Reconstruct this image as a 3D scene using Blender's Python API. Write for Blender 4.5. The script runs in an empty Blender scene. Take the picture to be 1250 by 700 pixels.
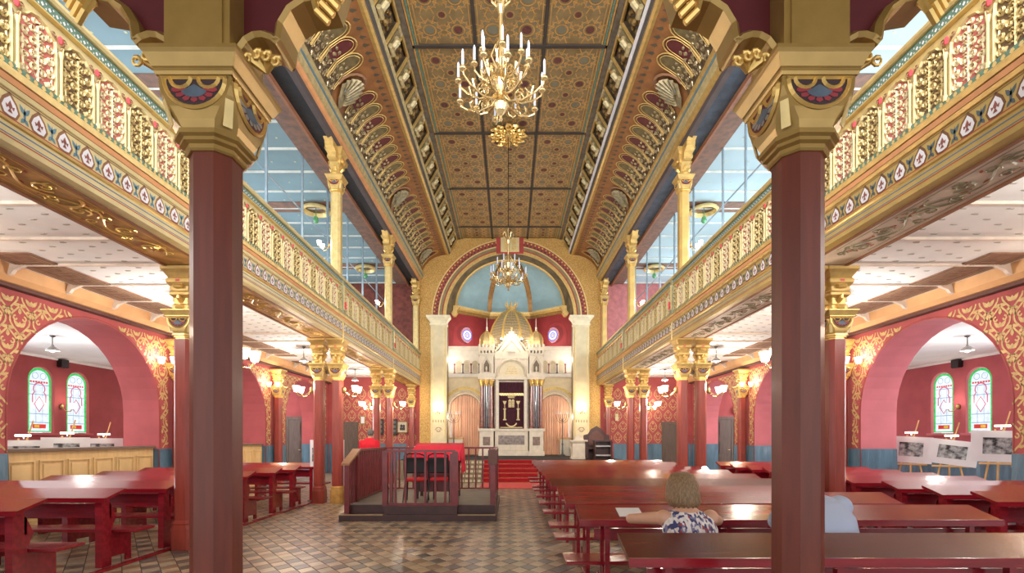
import bpy, math, random
from math import sin, cos, pi, radians, sqrt
from mathutils import Vector, Matrix

# ------------------------------------------------------------------ camera, world, lights, exposure
S = bpy.context.scene
COL = S.collection
cam_d = bpy.data.cameras.new('camera')
cam = bpy.data.objects.new('camera', cam_d); COL.objects.link(cam)
cam.location = (0, 0, 1.6); cam.rotation_euler = (pi/2, 0, 0)
cam_d.sensor_width = 36.0
cam_d.lens = 595/1250*36
cam_d.shift_x = 0.002
cam_d.shift_y = 185/1250
cam_d.clip_start = 0.05; cam_d.clip_end = 200
S.camera = cam

S.view_settings.view_transform = 'Standard'
S.view_settings.look = 'None'
S.view_settings.gamma = 1
S.view_settings.use_curve_mapping = False
S.view_settings.exposure = 0.46

world = bpy.data.worlds.new('world'); S.world = world
world.use_nodes = True
bg = world.node_tree.nodes['Background']
bg.inputs['Color'].default_value = (0.96, 0.97, 1.0, 1)
bg.inputs['Strength'].default_value = 1.1

def area(name, loc, rot, sx, sy, power, color=(1, 1, 1)):
    l = bpy.data.lights.new(name, 'AREA'); l.shape = 'RECTANGLE'
    l.size = sx; l.size_y = sy; l.energy = power; l.color = color
    o = bpy.data.objects.new(name, l); COL.objects.link(o)
    o.location = loc; o.rotation_euler = rot
    return o
def point(name, loc, power, color=(1, .85, .65), r=.05, parent=None):
    l = bpy.data.lights.new(name, 'POINT'); l.energy = power; l.color = color; l.shadow_soft_size = r
    o = bpy.data.objects.new(name, l); COL.objects.link(o); o.location = loc
    if parent: o.parent = parent
    return o
# added rear fills; daylight at gallery and side windows
area('rear_high_fill', (0, -3.0, 7.2), (radians(90), 0, 0), 8.0, 3.6, 1500, (1, .97, .93))
area('rear_low_fill', (0, -4.2, 2.2), (radians(90), 0, 0), 9.0, 3.0, 45, (1, .95, .88))
for sx in (-1, 1):
    for yy in (4.2, 9.4, 14.6, 19.7):
        area('gallery_window_light', (sx*8.2, yy, 6.6), (0, radians(90)*sx, 0), 2.4, 2.4,
             120 if sx > 0 else 75, (.80, .93, 1.0))
    for yy in (10.0, 20.4):
        area('side_window_light', (sx*13.4, yy, 2.7), (0, radians(90)*sx, 0), 1.6, 1.8, 190, (.92, .96, 1.0))

# ------------------------------------------------------------------ materials
def lin(c):
    return tuple((v/255/12.92 if v/255 <= .04045 else ((v/255+.055)/1.055)**2.4) for v in c)
MATS = {}
def mat(name, rgb, rough=.6, metal=0.0, var=.12, scale=4.0, bump=0.0, bscale=40.0, rgb2=None, spec=.5,
        coat=0.0, stretch=None, emit=0.0, detail=4.0):
    if name in MATS: return MATS[name]
    m = bpy.data.materials.new(name); m.use_nodes = True
    nt = m.node_tree; N = nt.nodes; L = nt.links
    b = N['Principled BSDF']
    b.inputs['Roughness'].default_value = rough
    b.inputs['Metallic'].default_value = metal
    b.inputs['Specular IOR Level'].default_value = spec
    b.inputs['Coat Weight'].default_value = coat
    b.inputs['Coat Roughness'].default_value = .12
    c = lin(rgb)
    tc = N.new('ShaderNodeTexCoord'); mp = N.new('ShaderNodeMapping')
    L.new(tc.outputs['Object'], mp.inputs['Vector'])
    if stretch: mp.inputs['Scale'].default_value = stretch
    nz = N.new('ShaderNodeTexNoise'); nz.inputs['Scale'].default_value = scale
    nz.inputs['Detail'].default_value = detail
    L.new(mp.outputs['Vector'], nz.inputs['Vector'])
    rp = N.new('ShaderNodeValToRGB')
    if rgb2 is None:
        a = [max(0, v*(1-var)) for v in c]; d = [min(1, v*(1+var)) for v in c]
    else:
        a = c; d = lin(rgb2)
    rp.color_ramp.elements[0].position = .35; rp.color_ramp.elements[0].color = (*a, 1)
    rp.color_ramp.elements[1].position = .65; rp.color_ramp.elements[1].color = (*d, 1)
    L.new(nz.outputs['Fac'], rp.inputs['Fac'])
    if emit > 0 and 'glass_' in name and 'lamp' not in name: b.inputs['Base Color'].default_value = (.02, .02, .02, 1)
    else: L.new(rp.outputs['Color'], b.inputs['Base Color'])
    if emit > 0:
        L.new(rp.outputs['Color'], b.inputs['Emission Color'])
        b.inputs['Emission Strength'].default_value = emit
    if bump > 0:
        n2 = N.new('ShaderNodeTexNoise'); n2.inputs['Scale'].default_value = bscale; n2.inputs['Detail'].default_value = 3
        L.new(mp.outputs['Vector'], n2.inputs['Vector'])
        bp = N.new('ShaderNodeBump'); bp.inputs['Strength'].default_value = bump; bp.inputs['Distance'].default_value = .02
        L.new(n2.outputs['Fac'], bp.inputs['Height']); L.new(bp.outputs['Normal'], b.inputs['Normal'])
    MATS[name] = m
    return m

GOLD = mat('gold_paint', (204, 172, 104), .36, .42, .12, 9, .08, 30)
GOLDL = mat('gold_light', (226, 202, 138), .38, .35, .10, 9, .06, 30)
GOLDD = mat('gold_dull', (150, 124, 74), .42, .45, .16, 8, .1, 30)
GOLDB = mat('gold_bright', (232, 196, 116), .30, .55, .10, 9)
CREAM = mat('cream_gold_paint', (214, 198, 146), .5, .12, .06, 5)
ORANGE = mat('orange_line_paint', (218, 158, 108), .5, .1, .08, 5)
REDL = mat('red_line_paint', (176, 72, 56), .6)
BLUEL = mat('blue_line_paint', (86, 118, 150), .6)
GREEN = mat('green_band_paint', (96, 128, 112), .55, 0, .2, 30)
WHITEP = mat('white_ornament_paint', (226, 226, 232), .5, 0, .05)
BROWNP = mat('brown_ornament_paint', (140, 100, 70), .6)
TEALP = mat('teal_leaf_paint', (98, 134, 150), .6)
PINKP = mat('pink_panel_paint', (196, 108, 100), .6, 0, .15, 20)
DKPANEL = mat('dark_panel_paint', (112, 88, 62), .6, .1, .18, 20)
FILI = mat('cream_filigree', (226, 210, 170), .45, .12, .12, 30)
FLOWER = mat('flower_pink', (214, 84, 92), .5)
MAROON = mat('maroon_panel', (92, 26, 34), .55, 0, .12, 6)
OLIVE = mat('olive_panel', (112, 98, 64), .6, .1, .2, 8)
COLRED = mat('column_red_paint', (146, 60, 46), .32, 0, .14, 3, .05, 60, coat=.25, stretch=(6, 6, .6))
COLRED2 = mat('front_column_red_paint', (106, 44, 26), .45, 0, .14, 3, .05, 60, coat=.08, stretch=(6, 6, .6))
CEILB = mat('ceiling_brown', (118, 98, 62), .65, .05, .22, 3, .1, 30)
CEILP = mat('ceiling_panel_brown', (134, 114, 76), .6, .08, .2, 3.5, .1, 30)
STRAP = mat('strapwork_gold', (194, 150, 86), .5, .2, .15, 8)
SEAM = mat('dark_seam', (62, 54, 48), .8)
STARB = mat('grey_blue_fill', (120, 118, 100), .7)
COVEB = mat('cove_brown', (148, 98, 54), .6, .05, .2, 4)
SILVER = mat('silver_gold_relief', (168, 152, 118), .35, .5, .25, 16)
RELB = mat('relief_ground', (96, 78, 56), .7, .1, .3, 10)
CORN = mat('cornice_cream', (186, 170, 124), .5, .15, .15, 3, stretch=(3, 3, 3))
CORNB = mat('corbel_grey_gold', (150, 138, 106), .45, .3, .28, 9)
BLACKC = mat('black_soffit_cloth', (28, 29, 34), .75, 0, .3, 5, .5, 9)
BLUEC = mat('blue_soffit_cloth', (62, 72, 86), .7, 0, .3, 5, .5, 9)
WCEIL = mat('white_ceiling', (240, 241, 240), .85, 0, .04, 1.5)
GREYM = mat('grey_motif', (178, 174, 164), .8)
BATTEN = mat('white_batten', (228, 214, 200), .8)
BORDB = mat('brown_border', (140, 104, 84), .75, 0, .2, 9)
BORDL = mat('border_line', (176, 148, 118), .75)
BEAMO = mat('orange_beam', (218, 168, 116), .7, 0, .08, 3)
SOFG = mat('soffit_gold_ground', (192, 150, 92), .5, .2, .25, 6)
SOFR = mat('soffit_rust_ornament', (170, 92, 64), .6, 0, .2, 9)
SOFW = mat('soffit_pale_ground', (224, 210, 190), .6, .05, .1, 6)
WALLR = mat('red_wall', (168, 78, 78), .8, 0, .10, 2)
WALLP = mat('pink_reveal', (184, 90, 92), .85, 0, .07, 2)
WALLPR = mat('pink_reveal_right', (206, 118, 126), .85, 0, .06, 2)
DAMASK = mat('damask_gold', (198, 168, 112), .6, .1, .15, 12)
ROOMR = mat('side_room_red', (158, 74, 76), .85, 0, .08, 2)
ROOMRR = mat('side_room_pink', (180, 90, 98), .85, 0, .08, 2)
SHEET = mat('blue_plastic_sheet', (84, 116, 136), .32, 0, .22, 3, 1.0, 7, stretch=(1, 1, .35), spec=.7)
BENCH = mat('bench_red_wood', (134, 22, 34), .22, 0, .22, 2.2, .04, 30, coat=.55, stretch=(1, 8, 8))
BENCHT = mat('desk_top_red_wood', (130, 27, 32), .20, 0, .16, 2.0, .03, 30, coat=.5, stretch=(.8, 7, 7))
BENCHD = mat('desk_top_dark_wood', (92, 30, 26), .24, 0, .2, 2.0, .03, 30, coat=.3, stretch=(.8, 7, 7))
RAILR = mat('railing_red_brown', (112, 36, 40), .35, 0, .2, 6, coat=.3)
RAILT = mat('worn_handrail_wood', (150, 108, 76), .4, 0, .2, 8, stretch=(1, 6, 1))
BIMD = mat('platform_dark_paint', (66, 38, 36), .45, 0, .2, 4, coat=.2)
BIMF = mat('platform_grey_floor', (118, 112, 100), .5, 0, .12, 3)
STEPW = mat('worn_step_edge', (158, 136, 100), .5)
REDCL = mat('red_cloth', (232, 38, 66), .8, 0, .08, 5, .2, 60)
REDCP = mat('red_carpet', (196, 24, 36), .9, 0, .12, 20)
REDCD = mat('red_carpet_riser', (150, 12, 24), .9, 0, .12, 20)
PINKC = mat('faded_carpet', (206, 78, 76), .9, 0, .1, 10)
MARBW = mat('white_marble', (226, 214, 192), .42, 0, .07, 5, .06, 20)
MARBG = mat('grey_marble', (138, 124, 116), .35, 0, .3, 9)
MARBD = mat('dark_marble_column', (92, 76, 74), .2, 0, .3, 9, coat=.5)
MARBR = mat('red_marble', (146, 92, 80), .25, 0, .3, 9, coat=.4)
PILW = mat('pilaster_cream', (222, 208, 170), .55, .03, .06, 3)
GWALL = mat('gold_wall', (178, 134, 66), .5, .3, .25, 22, .25, 60, rgb2=(214, 176, 104))
DOMEB = mat('apse_blue', (150, 186, 200), .8, 0, .06, 3)
STARG = mat('gold_star', (206, 178, 110), .4, .4)
RIBG = mat('apse_rib_gold', (150, 112, 62), .45, .35, .2, 10)
INTR = mat('intrados_dark', (104, 90, 66), .5, .15, .4, 3, stretch=(1, 1, 1))
APSR = mat('apse_red_wall', (134, 40, 44), .8, 0, .08, 3)
CURT = mat('peach_curtain', (236, 194, 164), .75, 0, .06, 3)
VELV = mat('purple_velvet', (62, 14, 32), .85, 0, .2, 8)
BLACK = mat('black_metal', (26, 24, 26), .4)
CARPK = mat('dark_carpet', (34, 34, 36), .95)
DOORW = mat('dark_door_wood', (98, 82, 72), .5, 0, .15, 3, stretch=(6, 6, .7))
COUNT = mat('pale_wood_counter', (206, 172, 118), .5, 0, .08, 3, stretch=(5, 5, .7))
COUNTD = mat('counter_top_dark', (110, 92, 78), .4)
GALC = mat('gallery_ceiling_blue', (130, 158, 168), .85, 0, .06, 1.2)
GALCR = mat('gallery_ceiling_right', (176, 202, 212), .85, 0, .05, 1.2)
GALW = mat('gallery_end_wall', (140, 74, 70), .8, 0, .18, 3)
STEEL = mat('blue_grey_steel', (150, 174, 190), .35, .5, .1, 6)
BRASS = mat('brass', (228, 204, 150), .24, .8, .12, 20)
CANDLE = mat('candle_white', (210, 220, 240), .4)
LGLASS = mat('lamp_glass_lit', (255, 236, 214), .4, emit=5.0)
BULB = mat('small_bulb_lit', (255, 244, 225), .4, emit=14.0)
LMETAL = mat('lamp_metal_grey', (110, 108, 104), .4, .6)
LSHADE = mat('lamp_shade_grey', (150, 148, 142), .5)
MATBOARD = mat('white_mount_board', (222, 222, 226), .6, 0, .03)
PINEW = mat('easel_pine', (214, 170, 108), .6)
WSTONE = mat('white_stone_base', (208, 204, 192), .6, 0, .08, 5)
OCHRE = mat('ochre_column_base', (186, 140, 70), .6, .1, .2, 8)
THRONE = mat('throne_dark_wood', (74, 44, 36), .35, 0, .2, 4, coat=.3)
SKIN = mat('skin', (206, 158, 130), .5, 0, .05, 6)
HAIR = mat('brown_blond_hair', (138, 112, 82), .55, 0, .3, 30, .3, 90, stretch=(4, 4, .6))
HAIRG = mat('grey_hair', (92, 86, 80), .6, 0, .25, 40)

# ------------------------------------------------------------------ mesh builder
class MB:
    def __init__(s, T=None): s.v = []; s.f = []; s.m = []; s.T = T; s.mi = 0; s.sm = []; s.smooth = False
    def V(s, p):
        if s.T: p = s.T(*p)
        s.v.append((p[0], p[1], p[2])); return len(s.v)-1
    def F(s, idx): s.f.append(tuple(idx)); s.m.append(s.mi); s.sm.append(s.smooth)
    def quad(s, a, b, c, d): s.F([s.V(a), s.V(b), s.V(c), s.V(d)])
    def poly(s, pts): s.F([s.V(p) for p in pts])
    def box(s, x0, x1, y0, y1, z0, z1):
        i = [s.V(p) for p in ((x0,y0,z0),(x1,y0,z0),(x1,y1,z0),(x0,y1,z0),(x0,y0,z1),(x1,y0,z1),(x1,y1,z1),(x0,y1,z1))]
        for q in ((3,2,1,0),(4,5,6,7),(0,1,5,4),(1,2,6,5),(2,3,7,6),(3,0,4,7)): s.F([i[k] for k in q])
    def cbox(s, c, d): s.box(c[0]-d[0]/2, c[0]+d[0]/2, c[1]-d[1]/2, c[1]+d[1]/2, c[2]-d[2]/2, c[2]+d[2]/2)
    def bevbox(s, x0, x1, y0, y1, z0, z1, b=.01):
        # box with chamfered top and bottom edges
        def ring(z, i): return [s.V(p) for p in ((x0+i,y0+i,z),(x1-i,y0+i,z),(x1-i,y1-i,z),(x0+i,y1-i,z))]
        r = [ring(z0, b), ring(z0+b, 0), ring(z1-b, 0), ring(z1, b)]
        s.F(r[0][::-1]); s.F(r[3])
        for a, c in zip(r, r[1:]):
            for k in range(4): s.F([a[k], a[(k+1)%4], c[(k+1)%4], c[k]])
    def hexa(s, b, t):   # bottom quad, top quad
        i = [s.V(p) for p in list(b)+list(t)]
        for q in ((3,2,1,0),(4,5,6,7),(0,1,5,4),(1,2,6,5),(2,3,7,6),(3,0,4,7)): s.F([i[k] for k in q])
    def rings(s, rs, cap=True, closed=True):
        ii = [[s.V(p) for p in r] for r in rs]
        n = len(ii[0])
        for a, c in zip(ii, ii[1:]):
            for k in range(n if closed else n-1): s.F([a[k], a[(k+1)%n], c[(k+1)%n], c[k]])
        if cap: s.F(ii[0][::-1]); s.F(ii[-1])
    def lathe(s, c, prof, n=12, sq=None, cap=True, ph=0):
        rs = []
        for r, z in prof:
            rs.append([(c[0]+r*cos(2*pi*k/n+ph), c[1]+r*sin(2*pi*k/n+ph), c[2]+z) for k in range(n)])
        s.rings(rs, cap)
    def sqring(s, c, prof, ch=0.0, wy=None):
        # stacked chamfered squares: prof (half width, z[, chamfer])
        rs = []
        for p in prof:
            h, z = p[0], p[1]; k = p[2] if len(p) > 2 else ch
            k = min(k, h*.99)
            rs.append([(c[0]+a, c[1]+b, c[2]+z) for a, b in ((-h+k,-h),(h-k,-h),(h,-h+k),(h,h-k),(h-k,h),(-h+k,h),(-h,h-k),(-h,-h+k))])
        s.rings(rs)
    def prism(s, pts, d0, d1, axis='y'):
        def P(u, v, d): return (u, d, v) if axis == 'y' else ((d, u, v) if axis == 'x' else (u, v, d))
        a = [s.V(P(u, v, d0)) for u, v in pts]; b = [s.V(P(u, v, d1)) for u, v in pts]
        s.F(a[::-1]); s.F(b)
        n = len(a)
        for k in range(n): s.F([a[k], a[(k+1)%n], b[(k+1)%n], b[k]])
    def tube(s, pts, r, n=6, closed=False, cap=True):
        pts = [Vector(p) for p in pts]; N = len(pts)
        rr = r if isinstance(r, (list, tuple)) else [r]*N
        t0 = (pts[1]-pts[0]).normalized()
        up = Vector((0,0,1)) if abs(t0.z) < .9 else Vector((1,0,0))
        u = t0.cross(up).normalized()
        rs = []
        for i in range(N):
            a = pts[i-1] if (i > 0 or closed) else pts[i]; b = pts[(i+1)%N] if (i < N-1 or closed) else pts[i]
            t = (b-a).normalized()
            u = (u - t*u.dot(t)).normalized(); w = t.cross(u)
            rs.append([tuple(pts[i] + u*cos(2*pi*k/n)*rr[i] + w*sin(2*pi*k/n)*rr[i]) for k in range(n)])
        if closed: rs.append(rs[0])
        s.rings(rs, cap and not closed)
    def sphere(s, c, r, n=8, m=6, sc=(1,1,1)):
        rs = []
        for j in range(m+1):
            a = -pi/2+pi*j/m; q = max(cos(a), .02)
            rs.append([(c[0]+r*sc[0]*q*cos(2*pi*k/n), c[1]+r*sc[1]*q*sin(2*pi*k/n), c[2]+r*sc[2]*sin(a)) for k in range(n)])
        s.rings(rs)
    # 2-D ornament on a (u, v) sheet: h is the height off the sheet; T maps (u, v, h) to space
    def ribbon(s, pts, w, h=.003, closed=False, ridge=0.0):
        N = len(pts); L = []; R = []; C = []
        for i in range(N):
            a = pts[i-1] if (i > 0 or closed) else pts[i]; b = pts[(i+1)%N] if (i < N-1 or closed) else pts[i]
            dx, dy = b[0]-a[0], b[1]-a[1]; l = sqrt(dx*dx+dy*dy) or 1e-6
            ww = (w[i] if isinstance(w, (list, tuple)) else w)/2
            nx, ny = -dy/l*ww, dx/l*ww
            L.append(s.V((pts[i][0]+nx, pts[i][1]+ny, h))); R.append(s.V((pts[i][0]-nx, pts[i][1]-ny, h)))
            if ridge: C.append(s.V((pts[i][0], pts[i][1], h+ridge)))
        for i in range(N if closed else N-1):
            j = (i+1) % N
            if ridge:
                s.F([R[i], R[j], C[j], C[i]]); s.F([C[i], C[j], L[j], L[i]])
            else: s.F([R[i], R[j], L[j], L[i]])
    def patch(s, pts, h=.003): s.poly([(u, v, h) for u, v in pts])
    def build(s, name, mats, parent=None, loc=None):
        me = bpy.data.meshes.new(name)
        me.from_pydata(s.v, [], s.f)
        if not isinstance(mats, (list, tuple)): mats = [mats]
        for m in mats: me.materials.append(m)
        if len(mats) > 1: me.polygons.foreach_set('material_index', s.m)
        if any(s.sm): me.polygons.foreach_set('use_smooth', s.sm)
        me.update()
        o = bpy.data.objects.new(name, me); COL.objects.link(o)
        if parent: o.parent = parent
        if loc: o.location = loc
        return o

def empty(name, loc=(0,0,0), rz=0):
    o = bpy.data.objects.new(name, None); COL.objects.link(o)
    o.location = loc; o.rotation_euler = (0,0,rz); o.empty_display_size = .2
    return o
def tag(o, label, cat, group=None):
    o['label'] = label; o['category'] = cat
    if group: o['group'] = group
    return o
def struct(o): o['kind'] = 'structure'; return o
def stuff(o): o['kind'] = 'stuff'; return o
def dup(o, parent=None, loc=None, rz=None, sc=None):
    c = o.copy(); COL.objects.link(c)
    if parent is not None: c.parent = parent
    if loc is not None: c.location = loc
    if rz is not None: c.rotation_euler = (0, 0, rz)
    if sc is not None: c.scale = sc
    for ch in list(o.children): dup(ch, c)
    return c
def arc(cx, cy, r, a0, a1, n=8, ry=None):
    ry = r if ry is None else ry
    return [(cx+r*cos(radians(a0+(a1-a0)*i/n)), cy+ry*sin(radians(a0+(a1-a0)*i/n))) for i in range(n+1)]
def spiral(cx, cy, r, a0, turns, n=12, shrink=.15, d=1):
    return [(cx+r*(1-(1-shrink)*i/n)*cos(a0+d*2*pi*turns*i/n), cy+r*(1-(1-shrink)*i/n)*sin(a0+d*2*pi*turns*i/n)) for i in range(n+1)]
def leaf(cx, cy, l, w, a):
    P = []
    for t, s_ in ((0,0),(.3,1),(.65,.8),(1,0),(.65,-.8),(.3,-1)):
        x, y = t*l, s_*w/2
        P.append((cx+x*cos(a)-y*sin(a), cy+x*sin(a)+y*cos(a)))
    return P
ORD = ['first','second','third','fourth','fifth','sixth','seventh','eighth','ninth','tenth','eleventh','twelfth','thirteenth']
random.seed(7)
# ------------------------------------------------------------------ floor of diagonal tiles
BAY = 5.16
COLY = [7.05, 12.0, 17.15, 22.25]
WX0, WX1 = 8.35, 9.20       # arcade wall faces
END = 22.4
ROOMX = 13.6
mb = MB(); mb.box(-ROOMX-.3, ROOMX+.3, -3.5, END+4, -.12, -.004)
floor = struct(mb.build('floor', mat('floor_grout', (78, 70, 60), .6)))
TILE = [mat('tile_beige', (168, 148, 120), .30, 0, .14, 5, .05, 30, spec=.6), mat('tile_grey', (88, 82, 76), .28, 0, .2, 5, .05, 30, spec=.6),
        mat('tile_brown', (132, 108, 84), .30, 0, .16, 5, .05, 30, spec=.6), mat('tile_sand', (150, 136, 112), .30, 0, .12, 5, .05, 30, spec=.6)]
TW, TH = .235, .29
def tile_mesh(mb, cx, cy, dz):
    a, b = TW/2-.004, TH/2-.005; k = .006
    lo = [(cx-a, cy, -.01), (cx, cy-b, -.01), (cx+a, cy, -.01), (cx, cy+b, -.01)]
    hi = [(cx-a+k, cy, dz), (cx, cy-b+k, dz), (cx+a-k, cy, dz), (cx, cy+b-k, dz)]
    i = [mb.V(p) for p in lo]; j = [mb.V(p) for p in hi]
    mb.F(j)
    for q in range(4): mb.F([i[q], i[(q+1)%4], j[(q+1)%4], j[q]])
def tile_kind(i, j, x):
    if j % 2 == 0: k = 1 if (i + (j//2)) % 2 == 0 else 2
    else: k = 0 if (i+j) % 3 else 3
    if random.random() < .12: k = random.randrange(4)
    return k
tproto = []
for k in range(4):
    m = MB(); tile_mesh(m, 0, 0, .0)
    me = bpy.data.meshes.new('tile'); me.from_pydata(m.v, [], m.f); me.materials.append(TILE[k]); tproto.append(me)
rest = MB(); ntile = 0
for j in range(0, 170):
    y = -1.2 + j*TH/2
    if y > 23: break
    for i in range(-36, 37):
        x = i*TW + (TW/2 if j % 2 else 0)
        if abs(x) > 8.3: continue
        k = tile_kind(i, j, x)
        dz = random.uniform(-.0015, .0012)
        if 5.72 < y < 9.15 and -1.9 < x < .62 and ntile < 300:
            o = bpy.data.objects.new('tile', tproto[k]); COL.objects.link(o); o.parent = floor; o.location = (x, y, dz); ntile += 1
        else:
            rest.mi = k; tile_mesh(rest, x, y, dz)
o = stuff(rest.build('floor_tiles', TILE, floor))
mb = MB()
for sx in (-1, 1): mb.box(*sorted((sx*8.3, sx*13.6)), -1.2, END, -.004, .002)
mb.build('side_room_screed', mat('room_floor_pale', (150, 150, 146), .3, 0, .15, 2, spec=.6), floor)

# ------------------------------------------------------------------ walls
def arch_wall(mb, u0, u1, z0, z1, arches, xf, xb, mi_wall=0, mi_rev=1, n=20, ry=None):
    """wall in the (u, z) plane between depths xf and xb; T maps (depth, u, z)"""
    def strip(ua, ub, za, zb, zt):
        for x in (xf, xb): mb.quad((x, ua, za), (x, ub, zb), (x, ub, zt), (x, ua, zt))
    mb.mi = mi_wall; u = u0
    for c, r, sp in sorted(arches):
        strip(u, c-r, z0, z0, z1)
        P = [(c-r*cos(pi*i/n), sp+r*sin(pi*i/n)) for i in range(n+1)]
        for a, b in zip(P, P[1:]): strip(a[0], b[0], a[1], b[1], z1)
        mb.mi = mi_rev
        Q = [(c-r, z0)]+P+[(c+r, z0)]
        for a, b in zip(Q, Q[1:]): mb.quad((xf, a[0], a[1]), (xb, a[0], a[1]), (xb, b[0], b[1]), (xf, b[0], b[1]))
        mb.mi = mi_wall; u = c+r
    strip(u, u1, z0, z0, z1)
    for z in (z0, z1): mb.quad((xf, u0, z), (xb, u0, z), (xb, u1, z), (xf, u1, z))
    for uu in (u0, u1): mb.quad((xf, uu, z0), (xb, uu, z0), (xb, uu, z1), (xf, uu, z1))
ARCH = [(4.69, 1.75, 2.22), (9.85, 1.75, 2.22), (14.9, 1.75, 2.22), (19.85, 1.70, 2.22)]
def in_arch(y, z, pad):
    for c, r, sp in ARCH:
        if abs(y-c) < r+pad and (z < sp or (y-c)**2+(z-sp)**2 < (r+pad)**2): return True
    return False
wall_side = {}
for sx, nm in ((-1, 'left'), (1, 'right')):
    mb = MB(T=lambda x, y, z, sx=sx: (sx*x, y, z))
    arch_wall(mb, 1.0, END, 0, 4.4, ARCH, WX0, WX1)
    w = struct(mb.build('wall_'+nm, [WALLR, WALLP if sx < 0 else WALLPR])); wall_side[sx] = w
    # painted gold damask: ogee frames, buds and leaf curls
    T = lambda u, v, h, sx=sx: (sx*(WX0-.002-h), u, v)
    mb = MB(T=T); cw, chh = .40, .46
    for j in range(7):
        for i in range(53):
            cy = 1.3+i*cw+(cw/2 if j % 2 else 0); cz = 1.60+j*chh/1.15
            if cy < 2 or cy > END-.15 or cz > 4.3: continue
            if in_arch(cy, cz, -.12): continue
            ok = lambda dy, dz: not in_arch(cy+dy, cz+dz, .06) and cz+dz < 4.03 and cz+dz > 1.4 and not any(abs(cy+dy-c) < .14 for c in COLY)
            for s in (-1, 1):
                og = [(cy+s*(.01+.16*sin(pi*t)**1.2), cz-.24+.48*t) for t in [k/8 for k in range(9)]]
                for q in range(0, 8, 2):
                    if ok(og[q+1][0]-cy, og[q+1][1]-cz): mb.ribbon(og[q:q+3], .030)
                if ok(s*.07, .03): mb.ribbon(spiral(cy+s*.07, cz+.03, .05, pi/2 if s > 0 else pi/2, .8, 6, .3, -s), .028)
                if ok(s*.05, -.06): mb.patch(leaf(cy+s*.01, cz-.12, .15, .065, pi/2-s*.7))
                if ok(s*.17, .10): mb.patch(leaf(cy+s*.15, cz+.04, .13, .06, pi/2-s*.35))
                if ok(s*.15, -.12): mb.patch(leaf(cy+s*.10, cz-.16, .13, .055, pi/2-s*1.2))
                if ok(s*.14, .17): mb.patch(leaf(cy+s*.10, cz+.14, .11, .05, pi/2-s*1.0))
            if ok(0, .16): mb.patch(leaf(cy, cz+.1, .12, .06, pi/2))
            if ok(0, -.08): mb.patch(leaf(cy, cz-.02, .1, .05, -pi/2))
    stuff(mb.build('wall_damask', DAMASK, w))
    mb = MB(T=T)
    for c, r, sp in ARCH:   # thin line round each arch
        mb.ribbon([(c-r-.03, 1.35)]+arc(c, sp, r+.03, 180, 0, 20)+[(c+r+.03, 1.35)], .02)
    mb.build('arch_edging', mat('arch_edging_red', (140, 56, 50), .7), w)
    # plastic sheeting pinned round the foot of the walls
    mb = MB(T=lambda x, y, z, sx=sx: (sx*x, y, z))
    edges = [1.0]+[e for c, r, sp in ARCH for e in (c-r, c+r)]+[END]
    def sheet(p0, p1):
        n = max(2, int(math.hypot(p1[0]-p0[0], p1[1]-p0[1])/.09)); nx, ny = (p1[1]-p0[1]), -(p1[0]-p0[0]); l = math.hypot(nx, ny); nx/=l; ny/=l
        g = []
        for k in range(n+1):
            t = k/n; w1 = .012+.012*sin(k*2.1)+random.uniform(0, .01)
            g.append([mb.V((p0[0]+(p1[0]-p0[0])*t+nx*ww, p0[1]+(p1[1]-p0[1])*t+ny*ww, z)) for z, ww in ((0.01, w1), (.5, w1*.9+random.uniform(0,.01)), (.95, w1*.7+random.uniform(0,.012)), (1.34, .01))])
        for a, b in zip(g, g[1:]):
            for q in range(3): mb.F([a[q], b[q], b[q+1], a[q+1]])
    for a, b in zip(edges[0::2], edges[1::2]):
        sheet((WX0-.002, b), (WX0-.002, a))
        if a > 1: sheet((WX0, a-.004), (WX1, a-.004))
        if b < END: sheet((WX1, b+.004), (WX0, b+.004))
    mb.smooth = False
    mb.build('dado_sheet', SHEET, w)
    # beam (cornice) along the wall head, dark gap under it
    mb = MB(T=lambda x, y, z, sx=sx: (sx*x, y, z))
    mb.prism([(WX0-.005, 4.14), (8.14, 4.14), (8.06, 4.22), (8.02, 4.40), (WX0-.005, 4.40)], 1, END, 'y')
    b_ = mb.build('trim_1' if sx < 0 else 'trim_2', BEAMO); struct(b_)
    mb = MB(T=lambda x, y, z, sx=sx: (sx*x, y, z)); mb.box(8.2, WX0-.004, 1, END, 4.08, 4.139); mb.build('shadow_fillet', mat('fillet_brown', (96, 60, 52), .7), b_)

    # ---- side room beyond the arches
    mb = MB(T=lambda x, y, z, sx=sx: (sx*x, y, z))
    RM = ROOMR if sx < 0 else ROOMRR
    WY = [(9.0, 9.8), (10.2, 11.0), (13.75, 14.55), (14.95, 15.75), (19.4, 20.2), (20.6, 21.4)]
    arch_wall(mb, 1.0, END, 1.72, 4.0, [((a+b)/2, .40, 3.27) for a, b in WY], ROOMX, ROOMX+.35)
    mb.quad((ROOMX, 1, 0), (ROOMX, END, 0), (ROOMX, END, 1.72), (ROOMX, 1, 1.72))
    rw = struct(mb.build('wall_outer_'+nm, [RM, WALLP if sx < 0 else WALLPR]))
    mb = MB(T=lambda x, y, z, sx=sx: (sx*x, y, z)); mb.box(WX1, ROOMX+.4, 1, END, 4.0, 4.15)
    struct(mb.build('ceiling_side_'+nm, WCEIL))
    mb = MB(T=lambda x, y, z, sx=sx: (sx*x, y, z)); mb.box(ROOMX-.05, ROOMX, 1, END, 3.93, 4.0); mb.build('cove_moulding', WCEIL, rw)
    mb = MB(T=lambda x, y, z, sx=sx: (sx*x, y, z)); sheet((ROOMX-.002, END), (ROOMX-.002, 1)); mb.build('dado_sheet', SHEET, rw)
    # stained glass windows
    GGREEN = mat('glass_green', (40, 190, 90), .3, emit=.8, var=.25, scale=14)
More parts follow.
